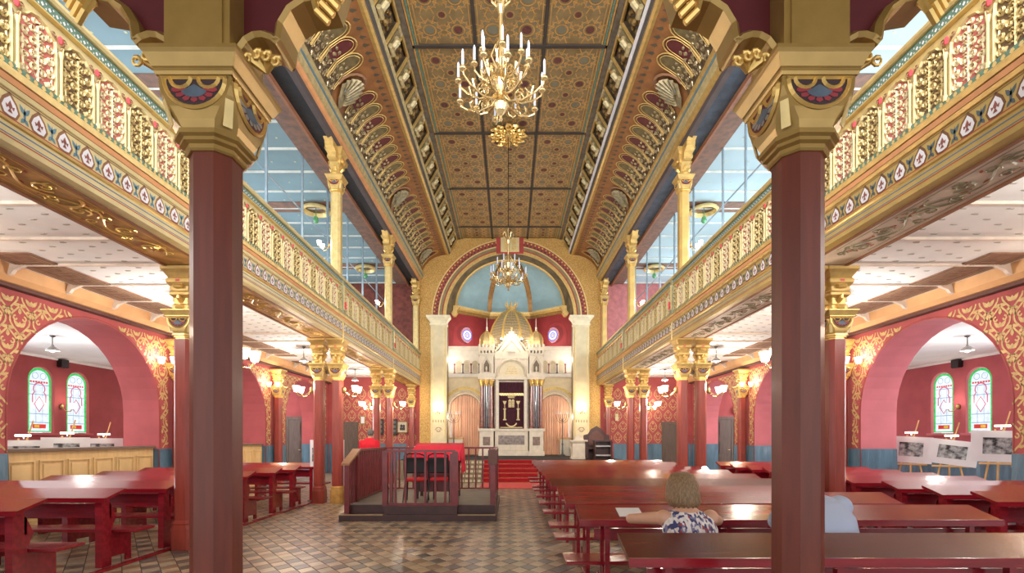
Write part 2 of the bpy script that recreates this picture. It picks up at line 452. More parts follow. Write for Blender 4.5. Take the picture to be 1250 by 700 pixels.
    GWHITE = mat('glass_white', (222, 234, 242), .3, emit=.85, var=.12, scale=9)
    GPINK = mat('glass_pink', (214, 80, 130), .3, emit=.7, var=.1)
    GRED = mat('glass_red', (220, 50, 40), .3, emit=.7); GYEL = mat('glass_yellow', (236, 190, 60), .3, emit=.7); GBLU = mat('glass_blue', (130, 168, 210), .3, emit=.7)
    for wi, (a, b) in enumerate(WY):
        c = (a+b)/2; zz0, sp, r = 1.76, 3.27, .37
        T2 = lambda u, v, h, sx=sx, c=c: (sx*(ROOMX+.07-h), c+u, v)
        mb = MB(T=T2)
        wn = [(-r, zz0)]+[(-r, sp)]+[(x, z) for x, z in arc(0, sp, r, 180, 0, 14)][1:]+[(r, zz0)]
        mb.patch(wn, 0); n_ = wi+1+(0 if sx < 0 else 6)
        wo = struct(mb.build('window_%d' % n_, GWHITE))
        mb = MB(T=T2); mb.ribbon([(-.33, zz0+.03), (-.33, sp)]+arc(0, sp, .33, 180, 0, 14)[1:]+[(.33, zz0+.03)], .075, .006, closed=True); mb.build('green_border', GGREEN, wo)
        mb = MB(T=T2)
        mb.ribbon([(-.2, 2.62), (-.2, 2.85), (-.14, 2.93), (-.17, 3.0)]+arc(0, 3.03, .17, 180, 0, 8)+[(.17, 3.0), (.14, 2.93), (.2, 2.85), (.2, 2.62)], .035, .006)
        mb.ribbon([(0, 2.8), (.15, 2.58), (0, 2.36), (-.15, 2.58)], .035, .006, closed=True)
        mb.build('pink_tracery', GPINK, wo)
        mb = MB(T=T2); mb.mi = 0
        for k in range(7): mb.patch([(-.28+k*.08, 3.2), (-.22+k*.08, 3.2), (-.22+k*.08, 3.25), (-.28+k*.08, 3.25)], .007)
        mb.patch([(-.2, 1.88), (.2, 1.88), (.2, 2.0), (-.2, 2.0)], .007); mb.build('red_quarries', GRED, wo)
        mb = MB(T=T2); mb.patch([(-.15, 1.9), (.0, 1.9), (.0, 1.98), (-.15, 1.98)], .009); mb.build('yellow_quarry', GYEL, wo)
        mb = MB(T=T2)
        for z in (2.05, 2.3, 2.86, 3.14): mb.ribbon([(-.29, z), (.29, z)], .02, .005)
        for u in (-.1, .1): mb.ribbon([(u, 2.05), (u, 3.14)], .012, .005)
        for s in (-1, 1): mb.ribbon(arc(s*.12, 3.4, .09, 0, 360, 10), .015, .005)
        mb.build('blue_quarries', GBLU, wo)
        mb = MB(T=lambda x, y, z, sx=sx: (sx*x, y, z)); mb.box(ROOMX-.1, ROOMX+.2, a-.06, b+.06, 1.68, 1.75); mb.build('window_sill', WALLPR if sx > 0 else WALLP, wo)
    # small black loudspeakers high on the outer wall
    mb = MB(T=lambda x, y, z, sx=sx: (sx*x, y, z)); mb.bevbox(ROOMX-.16, ROOMX-.01, 14.62, 14.86, 3.72, 3.98, .02)
    o = mb.build('loudspeaker', BLACK); tag(o, 'small black box loudspeaker high between the two stained windows in the %s side room' % nm, 'speaker')
    # end walls
    mb = MB(); x0, x1 = sorted((sx*4.16, sx*14.0)); mb.box(x0, x1, END, END+.3, 0, 4.4)
    ew = struct(mb.build('wall_end_'+nm, WALLR if sx < 0 else WALLR))
    T = lambda u, v, h: (u, END-.003-h, v)
    mb = MB(T=T)
    for j in range(5):
        for i in range(9):
            cx = sx*(4.5+i*.46+(.23 if j % 2 else 0)); cz = 1.62+j*.5
            if abs(cx) > 8.1: continue
            for s in (-1, 1):
                mb.ribbon([(cx+s*(.01+.17*sin(pi*t)**1.2), cz-.26+.52*t) for t in [k/8 for k in range(9)]], .024)
                mb.ribbon(spiral(cx+s*.08, cz+.02, .055, pi/2, .8, 6, .3, -s), .02)
                mb.patch(leaf(cx+s*.01, cz-.14, .13, .05, pi/2-s*.7))
            mb.patch(leaf(cx, cz+.1, .12, .06, pi/2))
    stuff(mb.build('wall_damask', DAMASK, ew))
    mb = MB(); sheet((sx*4.75, END-.002) if sx > 0 else (sx*8.3, END-.002), (sx*8.3, END-.002) if sx > 0 else (sx*4.75, END-.002)); mb.build('dado_sheet', SHEET, ew)
    # doors: a plain one into the aisle end wall, a double one in the side room
    for di, (dx, dw, dh, leaves) in enumerate(((7.42, .72, 2.22, 1), (10.15, 1.35, 2.45, 2))):
        d = MB(); cx = sx*dx
        for xx in (-dw/2-.09, dw/2): d.box(cx+xx, cx+xx+.09, END-.08, END, 0, dh+.1)
        d.box(cx-dw/2-.12, cx+dw/2+.12, END-.1, END, dh, dh+.12)
        dn = di+1+(0 if sx < 0 else 2)
        do = struct(d.build('door_%d' % dn, DOORW))
        for li in range(leaves):
            lw = dw/leaves; lx = cx-dw/2+li*lw
            p = MB(); p.box(lx+.01, lx+lw-.01, END-.05, END-.01, .02, dh)
            for (a, b) in ((.12, .75), (.87, 1.5), (1.62, dh-.1)):
                p.box(lx+.1, lx+lw-.1, END-.065, END-.05, a, b)
                p.box(lx+.14, lx+lw-.14, END-.078, END-.065, a+.05, b-.05)
            lf = p.build('door_leaf', DOORW, do)
            k = MB(); k.tube([(lx+lw-.08, END-.06, 1.05), (lx+lw-.08, END-.11, 1.05), (lx+lw-.2, END-.11, 1.05)], .012, 6); k.build('handle', BRASS, lf)
    # upper gallery shell: floor slab, outer wall, ceiling, end wall
    mb = MB(T=lambda x, y, z, sx=sx: (sx*x, y, z)); mb.box(4.16, WX0+.3, 1, END, 4.40, 4.6)
    gs = struct(mb.build('ceiling_aisle_'+nm, WCEIL))
    mb = MB(T=lambda x, y, z, sx=sx: (sx*x, y, z))
    for j in range(68):
        for i in range(8):
            y = 2.4+j*.295+(.148 if i % 2 else 0); x = 4.95+i*.29
            if y > END-.2: continue
            mb.box(x-.03, x+.03, y-.012, y+.012, 4.392, 4.4); mb.box(x-.055, x-.035, y-.006, y+.006, 4.393, 4.4)
    stuff(mb.build('stencil_motifs', GREYM, gs))
    for j in range(20):
        y = 2.68+j*1.032
        if min(abs(y-c) for c in COLY) < .2: continue
        mb = MB(T=lambda x, y, z, sx=sx: (sx*x, y, z)); mb.box(4.8, 8.02, y-.022, y+.022, 4.365, 4.4); mb.prism([(8.02, 4.4), (7.7, 4.4), (7.95, 4.3), (8.0, 4.24), (8.06, 4.22)], y-.03, y+.03, 'y')
        mb.build('ceiling_batten', BATTEN, gs)
    for k, yc in enumerate((4.2, 9.4, 14.57, 19.75)):
        mb = MB(T=lambda x, y, z, sx=sx: (sx*x, y, z)); mb.box(7.25, 7.92, yc-2.05, yc+2.05, 4.378, 4.4)
        bo = mb.build('ceiling_border', BORDB, gs)
        mb = MB(T=lambda u, v, h, sx=sx: (sx*u, v, 4.376-h))
        mb.ribbon([(7.31, yc-1.98), (7.86, yc-1.98), (7.86, yc+1.98), (7.31, yc+1.98)], .035, closed=True)
        mb.ribbon([(7.38, yc-1.88), (7.79, yc-1.88), (7.79, yc+1.88), (7.38, yc+1.88)], .02, closed=True)
        for q in range(12):
            mb.ribbon([(7.44, yc-1.7+q*.29), (7.67, yc-1.7+q*.29), (7.67, yc-1.52+q*.29), (7.43, yc-1.52+q*.29), (7.43, yc-1.62+q*.29)], .02)
        mb.build('border_key', BORDL, bo)
    mb = MB(T=lambda x, y, z, sx=sx: (sx*x, y, z)); 
    arch_wall(mb, 1.0, END, 4.6, 9.0, [(yy, 1.0, 6.4) for yy in (4.2, 9.4, 14.6, 19.7)], WX0, WX0+.4)
    struct(mb.build('wall_gallery_'+nm, [GALW, WALLP]))
    mb = MB(T=lambda x, y, z, sx=sx: (sx*x, y, z)); mb.box(4.64, WX0+.3, 1, END, 8.7, 8.85)
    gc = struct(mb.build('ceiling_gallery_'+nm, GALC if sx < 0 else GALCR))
    mb = MB(T=lambda x, y, z, sx=sx: (sx*x, y, z))
    for j in range(21):
        for i in range(5): mb.box(5.5+i*.6, 5.54+i*.6, 1.5+j, 1.54+j, 8.692, 8.7)
    stuff(mb.build('stencil_stars', mat('stencil_star', (206, 206, 170), .8), gc))
    for j in range(20):
        y = 2.65+j*1.03
        mb = MB(T=lambda x, y, z, sx=sx: (sx*x, y, z)); mb.box(5.2, WX0, y-.025, y+.025, 8.66, 8.7); mb.build('ceiling_batten', mat('gallery_batten', (216, 220, 214), .8), gc)
    mb = MB(T=lambda x, y, z, sx=sx: (sx*x, y, z)); mb.box(4.66, 5.2, 1, END, 8.67, 8.7)
    bo = mb.build('ceiling_border', mat('gallery_border', (142, 106, 88), .75, 0, .3, 7, rgb2=(112, 92, 84)), gc)
    for yc in (4.6, 9.8, 14.95, 20.1):
        mb = MB(T=lambda x, y, z, sx=sx: (sx*x, y, z)); mb.box(5.2, WX0, yc-.32, yc+.32, 8.672, 8.7); mb.build('ceiling_band', mat('gallery_border', (0, 0, 0)), gc)
        ro = MB(T=lambda x, y, z, sx=sx, yc=yc: (sx*(x+5.95), y+yc, z)); ro.lathe((0, 0, 8.55), [(.30, .12), (.36, .1), (.42, .06), (.44, .0), (.36, -.03), (.33, .02), (.30, .08)], 20, cap=False)
        r_ = ro.build('ceiling_rosette', GOLDL)
        tag(r_, 'pale gilt ring rosette on the %s gallery ceiling, %s from the front' % (nm, ORD[int((yc-4)/5.1)]), 'rosette', 'gallery ceiling rosettes %s' % nm)
        ro = MB(T=lambda x, y, z, sx=sx, yc=yc: (sx*(x+5.95), y+yc, z)); ro.lathe((0, 0, 8.3), [(.01, .4), (.015, .1), (.06, .08), (.09, -.04), (.05, -.1), (.01, -.12)], 8); ro.build('green_lamp', mat('green_glass', (90, 160, 110), .3), r_)
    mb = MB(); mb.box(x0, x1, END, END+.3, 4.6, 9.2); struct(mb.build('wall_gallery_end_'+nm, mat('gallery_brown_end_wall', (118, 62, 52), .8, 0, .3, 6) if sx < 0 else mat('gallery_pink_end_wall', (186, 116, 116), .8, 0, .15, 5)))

# ------------------------------------------------------------------ nave ceiling
mb = MB(); mb.box(-2.4, 2.4, .8, END, 10.8, 11.0)
ceil = struct(mb.build('ceiling', CEILB))
XS = [(-2.12, -.84), (-.76, .76), (.84, 2.12)]
YS = [8.14+3.25*k for k in range(-2, 5)]
def star_panel(x0, x1, y0, y1, rich=True):
    w, l = x1-x0, y1-y0
    mb = MB(T=lambda x, y, z: (x, y, -z)); mb.box(-w/2, w/2, -l/2, l/2, 0, .03)
    return mb, w, l
panel_cache = {}
def make_panel(w, l):
    key = (round(w, 2), round(l, 2))
    if key in panel_cache: return dup(panel_cache[key])
    mb = MB(); mb.box(-w/2, w/2, -l/2, l/2, -.03, .02)
    p = mb.build('ceiling_panel', CEILP)
    T = lambda u, v, h: (u, v, -.031-h)
    fill = MB(T=T); st = MB(T=T); ds = MB(T=T)
    nx = 2 if w > 1.4 else 2; ny = 4
    cx_ = w/nx; cy_ = l/ny
    for i in range(nx):
        for j in range(ny):
            cx = -w/2+cx_*(i+.5); cy = -l/2+cy_*(j+.5); R = min(cx_, cy_)*.5
            st.ribbon([(cx+R*.95*(1 if k % 2 == 0 else .62)*cos(pi*k/8+pi/8*0), cy+R*.95*(1 if k % 2 == 0 else .62)*sin(pi*k/8)) for k in range(16)], .030, .003, closed=True)
            st.ribbon(arc(cx, cy, R*.45, 0, 360, 12), .028, .004); st.ribbon(arc(cx, cy, R*.80, 0, 360, 16), .018, .004)
            for k in range(8):
                a = pi*k/4+pi/8
                st.ribbon([(cx+R*.62*cos(a), cy+R*.62*sin(a)), (cx+R*1.25*cos(a), cy+R*1.25*sin(a))], .024, .002)
                fx, fy = cx+R*.72*cos(a+pi/8*1), cy+R*.72*sin(a+pi/8)
                fill.patch([(fx+.05*cos(q*pi/3), fy+.05*sin(q*pi/3)) for q in range(6)], .002)
            (ds if (i+j) % 2 == 0 else fill).patch([(cx+R*.30*cos(q*pi/6), cy+R*.30*sin(q*pi/6)) for q in range(12)], .003)
            for sx_, sy_ in ((1, 1), (-1, 1)):
                px, py = cx+cx_/2*sx_, cy+cy_/2*sy_
                if abs(px) < w/2-.05 and abs(py) < l/2-.05:
                    st.ribbon(arc(px, py, .1, 0, 360, 8), .016, .003); ds.patch([(px+.07*cos(q*pi/4), py+.07*sin(q*pi/4)) for q in range(8)], .003)
    for m_ in (st,): 
        m_.ribbon([(-w/2+.05, -l/2+.05), (w/2-.05, -l/2+.05), (w/2-.05, l/2-.05), (-w/2+.05, l/2-.05)], .02, .003, closed=True)
    stuff(st.build('star_tracery', STRAP, p)); stuff(fill.build('grey_fills', STARB, p)); stuff(ds.build('maroon_rosettes', mat('rosette_maroon', (96, 50, 46), .7, 0, .3, 20), p))
    panel_cache[key] = p
    return p
for (x0, x1) in XS:
    for (y0, y1) in zip(YS, YS[1:]+[END]):
        y0_, y1_ = y0+.05, min(y1-.05, END-.12)
        if y1_ < 1: continue
        p = make_panel(x1-x0, y1_-y0_); p.parent = ceil; p.location = ((x0+x1)/2, (y0_+y1_)/2, 10.8)
for x in (-.80, .80):
    mb = MB(); mb.box(x-.035, x+.035, 1, END, 10.745, 10.8); mb.build('ceiling_seam', SEAM, ceil)
for y in YS[1:]:
    mb = MB(); mb.box(-2.4, 2.4, y-.045, y+.045, 10.74, 10.8); mb.build('ceiling_seam', SEAM, ceil)
for sx in (-1, 1):
    for (xa, xb, z, m_) in ((2.13, 2.16, 10.76, STRAP), (2.17, 2.22, 10.75, GREEN), (2.23, 2.27, 10.74, STRAP), (2.28, 2.42, 10.72, mat('cornice_grey_brown', (106, 98, 86), .6, .1, .25, 8))):
        mb = MB(T=lambda x, y, z, sx=sx: (sx*x, y, z)); mb.box(xa, xb, 1, END, z, 10.81); mb.build('edge_moulding', m_, ceil)

# ---- corbel band, cove and main cornice on both sides
def cove_pt(t, off=0):   # t 0..1 from the cornice up to the corbel band; concave
    x0, z0, x1, z1 = 4.02, 9.12, 2.86, 10.02
    a = t*pi/2
    # quarter ellipse bulging up and outwards
    x = x1+(x0-x1)*cos(a); z = z0+(z1-z0)*sin(a)
    nx, nz = -cos(a)*(z1-z0), -sin(a)*(x0-x1); l = math.hypot(nx, nz)
    return x+nx/l*off, z+nz/l*off
CL = 1.62
def lobe(variant):
    # one scalloped lobe, .44 wide; u along the nave, v up the cove (0..1)
    def T(u, v, h): x, z = cove_pt(v, h); return (x, u, z)
    g = MB(T=T)
    n = 7
    for i in range(n): g.quad((-.225, i/n*.62, .004), (.225, i/n*.62, .004), (.225, (i+1)/n*.62, .004), (-.225, (i+1)/n*.62, .004))
    o = g.build('cove_lobe', RELB)
    hd = MB(T=T); out = [(-.175, .2), (-.185, .45), (-.19, .6)]+[(.19*cos(radians(a)), .62+.15*sin(radians(a))) for a in (160, 135, 110, 90, 70, 45, 20)]+[(.19, .6), (.185, .45), (.175, .2)]
    # head panel in strips so it follows the curve
    lv = [.40+.034*k for k in range(12)]
    def hw(v): return .185 if v < .62 else .19*sqrt(max(0, 1-((v-.62)/.15)**2))
    for a, b in zip(lv, lv[1:]):
        if a < .775: hd.quad((-hw(a), a, .010), (hw(a), a, .010), (hw(min(b,.77)), min(b,.77), .010), (-hw(min(b,.77)), min(b,.77), .010))
    hd.build('lobe_head', MAROON if variant == 0 else OLIVE, o)
    gl = MB(T=T); gl.ribbon([(p[0]*1.12, p[1]+(.018 if p[1] > .6 else 0)) for p in out], .02, .014, ridge=.012); gl.ribbon([(p[0]*.86, p[1]-(.02 if p[1] > .6 else 0)) for p in out], .013, .014, ridge=.008)
    gl.build('lobe_outline', GOLD, o)
    sc = MB(T=T); rnd = random.Random(variant+3)
    for k, (cu, cv, r) in enumerate(((-.13, .06, .07), (0, .07, .06), (.13, .06, .07), (-.07, .16, .065), (.08, .17, .065), (-.14, .25, .06), (0, .27, .06), (.14, .25, .06), (-.07, .36, .06), (.07, .37, .06), (-.14, .43, .045), (.14, .44, .045), (0, .47, .05), (-.07, .53, .035), (.07, .54, .035))):
        sp = spiral(0, 0, r, rnd.uniform(0, 6), 1.3, 9, .2, 1 if k % 2 else -1)
        sc.ribbon([(cu+p[0], cv+p[1]*.62) for p in sp], .020, .012, ridge=.022)
        sc.ribbon([(cu+p[0], cv+p[1]*.62) for p in leaf(0, 0, r*1.5, r*.7, rnd.uniform(0, 6))], .010, .012, closed=True, ridge=.014)
    stuff(sc.build('relief_scrolls', SILVER, o))
    return o
def shell():
    def T(u, v, h): x, z = cove_pt(v, h); return (x, u, z)
    g = MB(T=T); n = 8
    for k in range(9):
        a0 = pi*(k-.0)/9; a1 = pi*(k+1)/9; am = (a0+a1)/2
        P0 = [(0, .12, .03), (.30*cos(a0), .38+.26*sin(a0)*1, .05), (.33*cos(am), .38+.30*sin(am), .12), (.30*cos(a1), .38+.26*sin(a1), .05)]
        g.quad((0, .06, .05), (.14*cos(a0), .2+.12*sin(a0), .05), (.15*cos(am), .2+.14*sin(am), .11), (.14*cos(a1), .2+.12*sin(a1), .05))
        g.quad((.14*cos(a0), .2+.12*sin(a0), .05), (.30*cos(a0), .38+.26*sin(a0), .06), (.33*cos(am), .38+.30*sin(am), .13), (.15*cos(am), .2+.14*sin(am), .11))
        g.quad((.15*cos(am), .2+.14*sin(am), .11), (.33*cos(am), .38+.30*sin(am), .13), (.30*cos(a1), .38+.26*sin(a1), .06), (.14*cos(a1), .2+.12*sin(a1), .05))
    o = g.build('shell_ornament', CORNB)
    r = MB(T=T); r.ribbon([(.36*cos(radians(a)), .38+.33*sin(radians(a))) for a in range(-10, 191, 20)], .06, .03, ridge=.03); r.build('shell_rim', BROWNP, o)
    b = MB(T=T)
    for k in (2, 5, 7):
        a = pi*(k+.5)/9; b.patch([(.2*cos(a)+.03*cos(q), .28+.14*sin(a)+.03*sin(q)) for q in (0, 1.5, 3, 4.5)], .13)
    b.build('blue_inlays', mat('inlay_blue', (116, 140, 150), .5), o)
    return o
lobes = [lobe(0), lobe(1)]; sh = shell()
first = [True, True, True]
def corbel():
    mb = MB(); mb.prism([(2.76, 10.14), (2.42, 10.68), (2.42, 10.72), (2.66, 10.72), (2.74, 10.55), (2.70, 10.42), (2.80, 10.30)], -.10, .10, 'y')
    # front edge is the (x, z) profile; scroll and leaf on the face
    o = mb.build('ceiling_corbel', CORNB)
    g = MB(); g.tube([(2.52, 0, 10.50), (2.50, 0, 10.40), (2.58, 0, 10.30), (2.68, 0, 10.28)], [.05, .075, .07, .05], 7)
    g.tube([(2.62, -.13, 10.22), (2.62, .13, 10.22)], .055, 8)
    g.tube([(2.44, -.12, 10.64), (2.44, .12, 10.64)], .04, 8)
    g.build('corbel_scroll', mat('corbel_pale', (190, 176, 134), .4, .35, .2, 14), o)
    return o
def coffer():
    mb = MB()
    mb.mi = 0
    # recessed dark box with gilt frame, lying on the sloped band between the corbels
    def P(t, y, off): x = 2.42+(2.78-2.42)*t; z = 10.72-(10.72-10.12)*t; return (x+off*.86, y, z+off*.5)
    mb.quad(P(.08, -.30, .10), P(.08, .30, .10), P(.92, .30, .10), P(.92, -.30, .10))
    for a, b in (((.08, -.3), (.08, .3)), ((.08, .3), (.92, .3)), ((.92, .3), (.92, -.3)), ((.92, -.3), (.08, -.3))):
        mb.quad(P(*a, .0), P(*b, .0), P(*b, .10), P(*a, .10))
    o = mb.build('coffer', mat('coffer_dark', (70, 56, 40), .7, 0, .3, 12))
    g = MB()
    for (t0, y0, t1, y1) in ((.02, -.33, .1, .33), (.9, -.33, .98, .33), (.1, -.33, .9, -.28), (.1, .28, .9, .33)):
        g.hexa([P(t0, y0, .02), P(t0, y1, .02), P(t1, y1, .02), P(t1, y0, .02)], [P(t0, y0, -.03), P(t0, y1, -.03), P(t1, y1, -.03), P(t1, y0, -.03)])
    g.build('coffer_frame', GOLD, o)
    r = MB()
    c = P(.5, 0, .07); r.sphere(c, .09, 8, 5)
    for k in range(8):
        a = pi*k/4; q = P(.5+.28*sin(a), .17*cos(a), .07); r.sphere(q, .05, 6, 4)
    r.build('coffer_rosette', GOLDD, o)
    return o
cor0, cof0 = corbel(), coffer()
sidey = [2.1+.97*k for k in range(21)]
for sx, nm in ((-1, 'left'), (1, 'right')):
    M = lambda x, y, z, sx=sx: (sx*x, y, z)
    mb = MB(T=M); mb.quad((2.42, 1, 10.72), (2.42, END, 10.72), (2.86, END, 10.1), (2.86, 1, 10.1)); mb.box(2.60, 3.0, 1, END, 10.85, 10.9)
    mb = MB(T=M); mb.hexa([(2.90, 1, 10.06), (2.52, 1, 10.74), (2.6, 1, 10.85), (3.1, 1, 10.2)], [(2.90, END, 10.06), (2.52, END, 10.74), (2.6, END, 10.85), (3.1, END, 10.2)])
    cb = struct(mb.build('trim_%d' % (3 if sx < 0 else 4), mat('corbel_band_ground', (92, 78, 58), .7, 0, .25, 6)))
    for y in sidey:
        for src, yy in ((cor0, y), (cof0, y+.485)):
            if yy > END-.2: continue
            c = dup(src, cb, (0, yy, 0), sc=(sx, 1, 1))
    # mouldings at the foot of the corbel band
    for (pts, m_, nme) in (([(2.74, 10.10), (2.80, 10.02), (2.90, 10.06), (2.86, 10.16)], mat('moulding_dark_grey', (78, 74, 70), .6), 'moulding'),
                           ([(2.68, 10.17), (2.73, 10.10), (2.80, 10.16), (2.76, 10.22)], WHITEP if sx > 0 else CORN, 'moulding'),
                           ([(2.79, 10.03), (2.86, 9.99), (2.95, 10.02), (2.90, 10.07)], GOLD, 'moulding')):
        mb = MB(T=M); mb.prism(pts, 1, END, 'y'); mb.build(nme, m_, cb)
    # cove
    mb = MB(T=M); n = 14
    P = [cove_pt(k/n) for k in range(n+1)]
    mb.rings([[(x, 1, z) for x, z in P]+[(x+.1, 1, z+.15) for x, z in P[::-1]], [(x, END, z) for x, z in P]+[(x+.1, END, z+.15) for x, z in P[::-1]]])
    cv = struct(mb.build('ceiling_cove_'+nm, COVEB))
    for b in range(4):
        ys = 6.3+4.98*b
        for src, yy in [(sh, ys)]+[(lobes[k % 2], ys+.58+.425*k) for k in range(10)]+([(lobes[k % 2], ys-.55-.425*k) for k in range(9)] if b == 0 else []):
            if yy > END-.25 or yy < 1.4: continue
            dup(src, cv, (0, yy, 0), sc=(sx, 1, 1))
    mb = MB(T=lambda u, v, h, sx=sx: (lambda q: (sx*q[0], u, q[1]))(cove_pt(v, h)))
    for k in range(100):
        y = 1.3+k*.212
        if y > END-.1: break
        mb.patch([(y-.05, .86), (y, .835), (y+.05, .86), (y, .93)], .006)
    stuff(mb.build('stencil_row', mat('stencil_dark_teal', (86, 80, 66), .7), cv))
    mb = MB(T=M); mb.box(4.0, 4.3, END-.2, END, 8.9, 9.3)
    # main cornice over the upper columns
    for k, (pts, m_) in enumerate((([(4.27, 8.64), (4.16, 8.66), (4.13, 8.74), (4.30, 8.80)], mat('cornice_dark_line', (84, 74, 76), .6)),
                      ([(4.16, 8.75), (4.10, 8.78), (4.07, 8.86), (4.3, 8.86)], ORANGE if sx < 0 else GOLD), ([(4.10, 8.86), (4.03, 8.88), (4.0, 9.0), (4.3, 9.0)], CORN),
                      ([(4.04, 9.0), (3.98, 9.02), (3.98, 9.05), (4.3, 9.05)], TEALP), ([(4.0, 9.05), (3.94, 9.08), (3.93, 9.14), (4.02, 9.16), (4.3, 9.16)], CORN if sx < 0 else GOLD))):
        mb = MB(T=M); mb.prism(pts, 1, END, 'y')
        if k == 0: mc = struct(mb.build('trim_%d' % (5 if sx < 0 else 6), m_))
        else: mb.build('cornice_moulding', m_, mc)
    mb = MB(T=M); mb.box(4.27, 4.64, 1, END, 8.66, 9.1); mb.build('architrave', BLACKC if sx < 0 else BLUEC, mc)
    mb = MB(T=M); mb.box(4.62, 4.68, 1, END, 8.55, 8.7); mb.build('architrave_fillet', mat('fillet_rust', (150, 100, 72), .6), mc)
for o in lobes+[sh, cor0, cof0]:
    for ch in list(o.children): bpy.data.objects.remove(ch)
    bpy.data.objects.remove(o)
# ceiling medallion from which the far chandelier hangs
# ------------------------------------------------------------------ columns
INLB = mat('inlay_grey_blue', (84, 100, 116), .5, 0, .2, 12); INLR = mat('inlay_red', (150, 52, 60), .5)
INLD = mat('inlay_dark', (58, 40, 44), .6); INLG = mat('inlay_pale', (150, 146, 138), .5)
def capital(zc, parent, gold, sz=.85):
    zb = zc; zc = 0; c = (0, 0, 0); SC = lambda x, y, z: (x*.93, y*.93, zb+z*sz)
    def MB(T=None, _M=globals()['MB']): return _M(T=(lambda x, y, z: SC(*T(x, y, z))) if T else SC)
    mb = MB()
    mb.sqring(c, [(.118, -.01, .06), (.126, 0, .064), (.126, .022, .064), (.145, .032, .07), (.145, .05, .07), (.162, .06, .076), (.162, .085, .076), (.15, .09, .07)])
    mb.build('necking', GOLDB if gold is GOLD else gold, parent)
    mb = MB(); mb.sqring(c, [(.150, .09, .07), (.166, .13, .075), (.176, .19, .055), (.178, .25, .022), (.178, .30, .006), (.178, .35, .002)])
    cp = mb.build('capital', gold, parent)
    mb = MB(); mb.sqring(c, [(.186, .35, 0), (.192, .365, 0), (.192, .38, 0), (.198, .385, 0), (.222, .44, 0), (.232, .455, 0), (.232, .475, 0), (.2, .48, 0)])
    mb.build('abacus', gold, parent)
    for k in range(4):
        a = k*pi/2
        T = lambda u, v, h, a=a: ((u*cos(a)-(-.179-h)*sin(a)), (u*sin(a)+(-.179-h)*cos(a)), zc+v)
        l = MB(T=T); l.patch(arc(0, .33, .14, 180, 360, 14), .0005); lo = l.build('lunette', INLD if k % 2 == 0 else MAROON, cp)
        g = MB(T=T); g.ribbon(arc(0, .33, .148, 180, 360, 16), .022, .0, ridge=.014)
        for s in (-1, 1): g.ribbon(arc(s*.068, .335, .05, 180, 360, 8), .020, .002, ridge=.012)
        g.ribbon([(-.16, .338), (.16, .338)], .018, .0, ridge=.012)
        g.build('lunette_rim', GOLDB, lo)
        f = MB(T=T); 
        for q in range(7):
            t = radians(200+140*q/6); f.patch([(.0, .275), (.11*cos(t-.16), .3+.085*sin(t-.16)), (.12*cos(t), .3+.095*sin(t)), (.11*cos(t+.16), .3+.085*sin(t+.16))], .003)
        f.build('petals', INLR if k % 2 == 0 else INLG, lo)
        f = MB(T=T); f.patch([(0, .30)]+[(.07*cos(radians(205+130*q/6)), .285+.055*sin(radians(205+130*q/6))) for q in range(7)], .005); f.build('blue_fan', INLB, lo)
    # spurs at the corners of the bell
    mb = MB()
    for sx in (-1, 1):
        for sy in (-1, 1):
            mb.hexa([(sx*.125, sy*.155, zc+.10), (sx*.155, sy*.125, zc+.10), (sx*.15, sy*.12, zc+.11), (sx*.12, sy*.15, zc+.11)],
                    [(sx*.150, sy*.176, zc+.24), (sx*.176, sy*.150, zc+.24), (sx*.17, sy*.15, zc+.26), (sx*.15, sy*.17, zc+.26)])
    mb.build('corner_spurs', GOLDL, cp)
def column(name, z0, zc, ztop, shaft_m, base_m, gold, long_bracket=False, half=.12, bracket=True, cham=.05):
    e = empty(name)
    mb = MB(); mb.sqring((0, 0, 0), [(.150, z0, .05), (.150, z0+.30, .05), (.138, z0+.36, .05), (.142, z0+.38, .05), (.128, z0+.42, .05)])
    mb.build('base', base_m, e)
    mb = MB(); mb.sqring((0, 0, 0), [(half, z0+.40, cham), (half, zc, cham)]); mb.build('shaft', shaft_m, e)
    capital(zc, e, gold)
    if not bracket: return e
    za = zc+.408; H = ztop-za
    mb = MB(); mb.sqring((0, 0, za), [(.12, 0, .02), (.12, .12*H), (.10, .16*H), (.105, .3*H), (.145, .36*H), (.145, .42*H), (.125, .46*H), (.14, .56*H), (.175, .64*H), (.175, .72*H), (.155, .76*H), (.19, .86*H), (.222, .93*H), (.222, 1.0*H)], ch=.01)
    br = mb.build('bracket', gold, e)
    mb = MB()
    for a in range(4):
        T = lambda u, d, z, a=a: (u*cos(a*pi/2)+d*sin(a*pi/2), u*sin(a*pi/2)-d*cos(a*pi/2), z)
        mb.T = T
        mb.tube([(-.05, .13, za+.08*H), (.05, .13, za+.08*H)], .03, 8); mb.tube([(0, .10, za+.2*H), (0, .15, za+.30*H), (0, .17, za+.36*H)], [.03, .035, .01], 6)
        mb.tube([(-.06, .165, za+.55*H), (.06, .165, za+.55*H)], .028, 8)
    mb.T = None
    mb.build('bracket_scrolls', GOLDB, br)
    mb = MB()
    for a in range(4):
        mb.T = lambda u, d, z, a=a: (u*cos(a*pi/2)+d*sin(a*pi/2), u*sin(a*pi/2)-d*cos(a*pi/2), z)
        mb.box(-.03, .03, .145, .178, za+.66*H, za+.71*H)
    mb.T = None; mb.build('red_inlays', FLOWER, br)
    if long_bracket:
        mb = MB()
        for s in (-1, 1):
            pts = [(s*.1, za+.25*H), (s*.2, za+.45*H), (s*.32, za+.52*H), (s*.34, za+.68*H), (s*.5, za+.78*H), (s*.52, za+.93*H), (s*.62, za+H), (s*.1, za+H)]
            mb.prism(pts, -.10, .10, 'x')
        mb.build('bracket_arms', gold, br)
    return e
SIDE = {-1: 'left', 1: 'right'}
GX = 4.05                      # gallery face
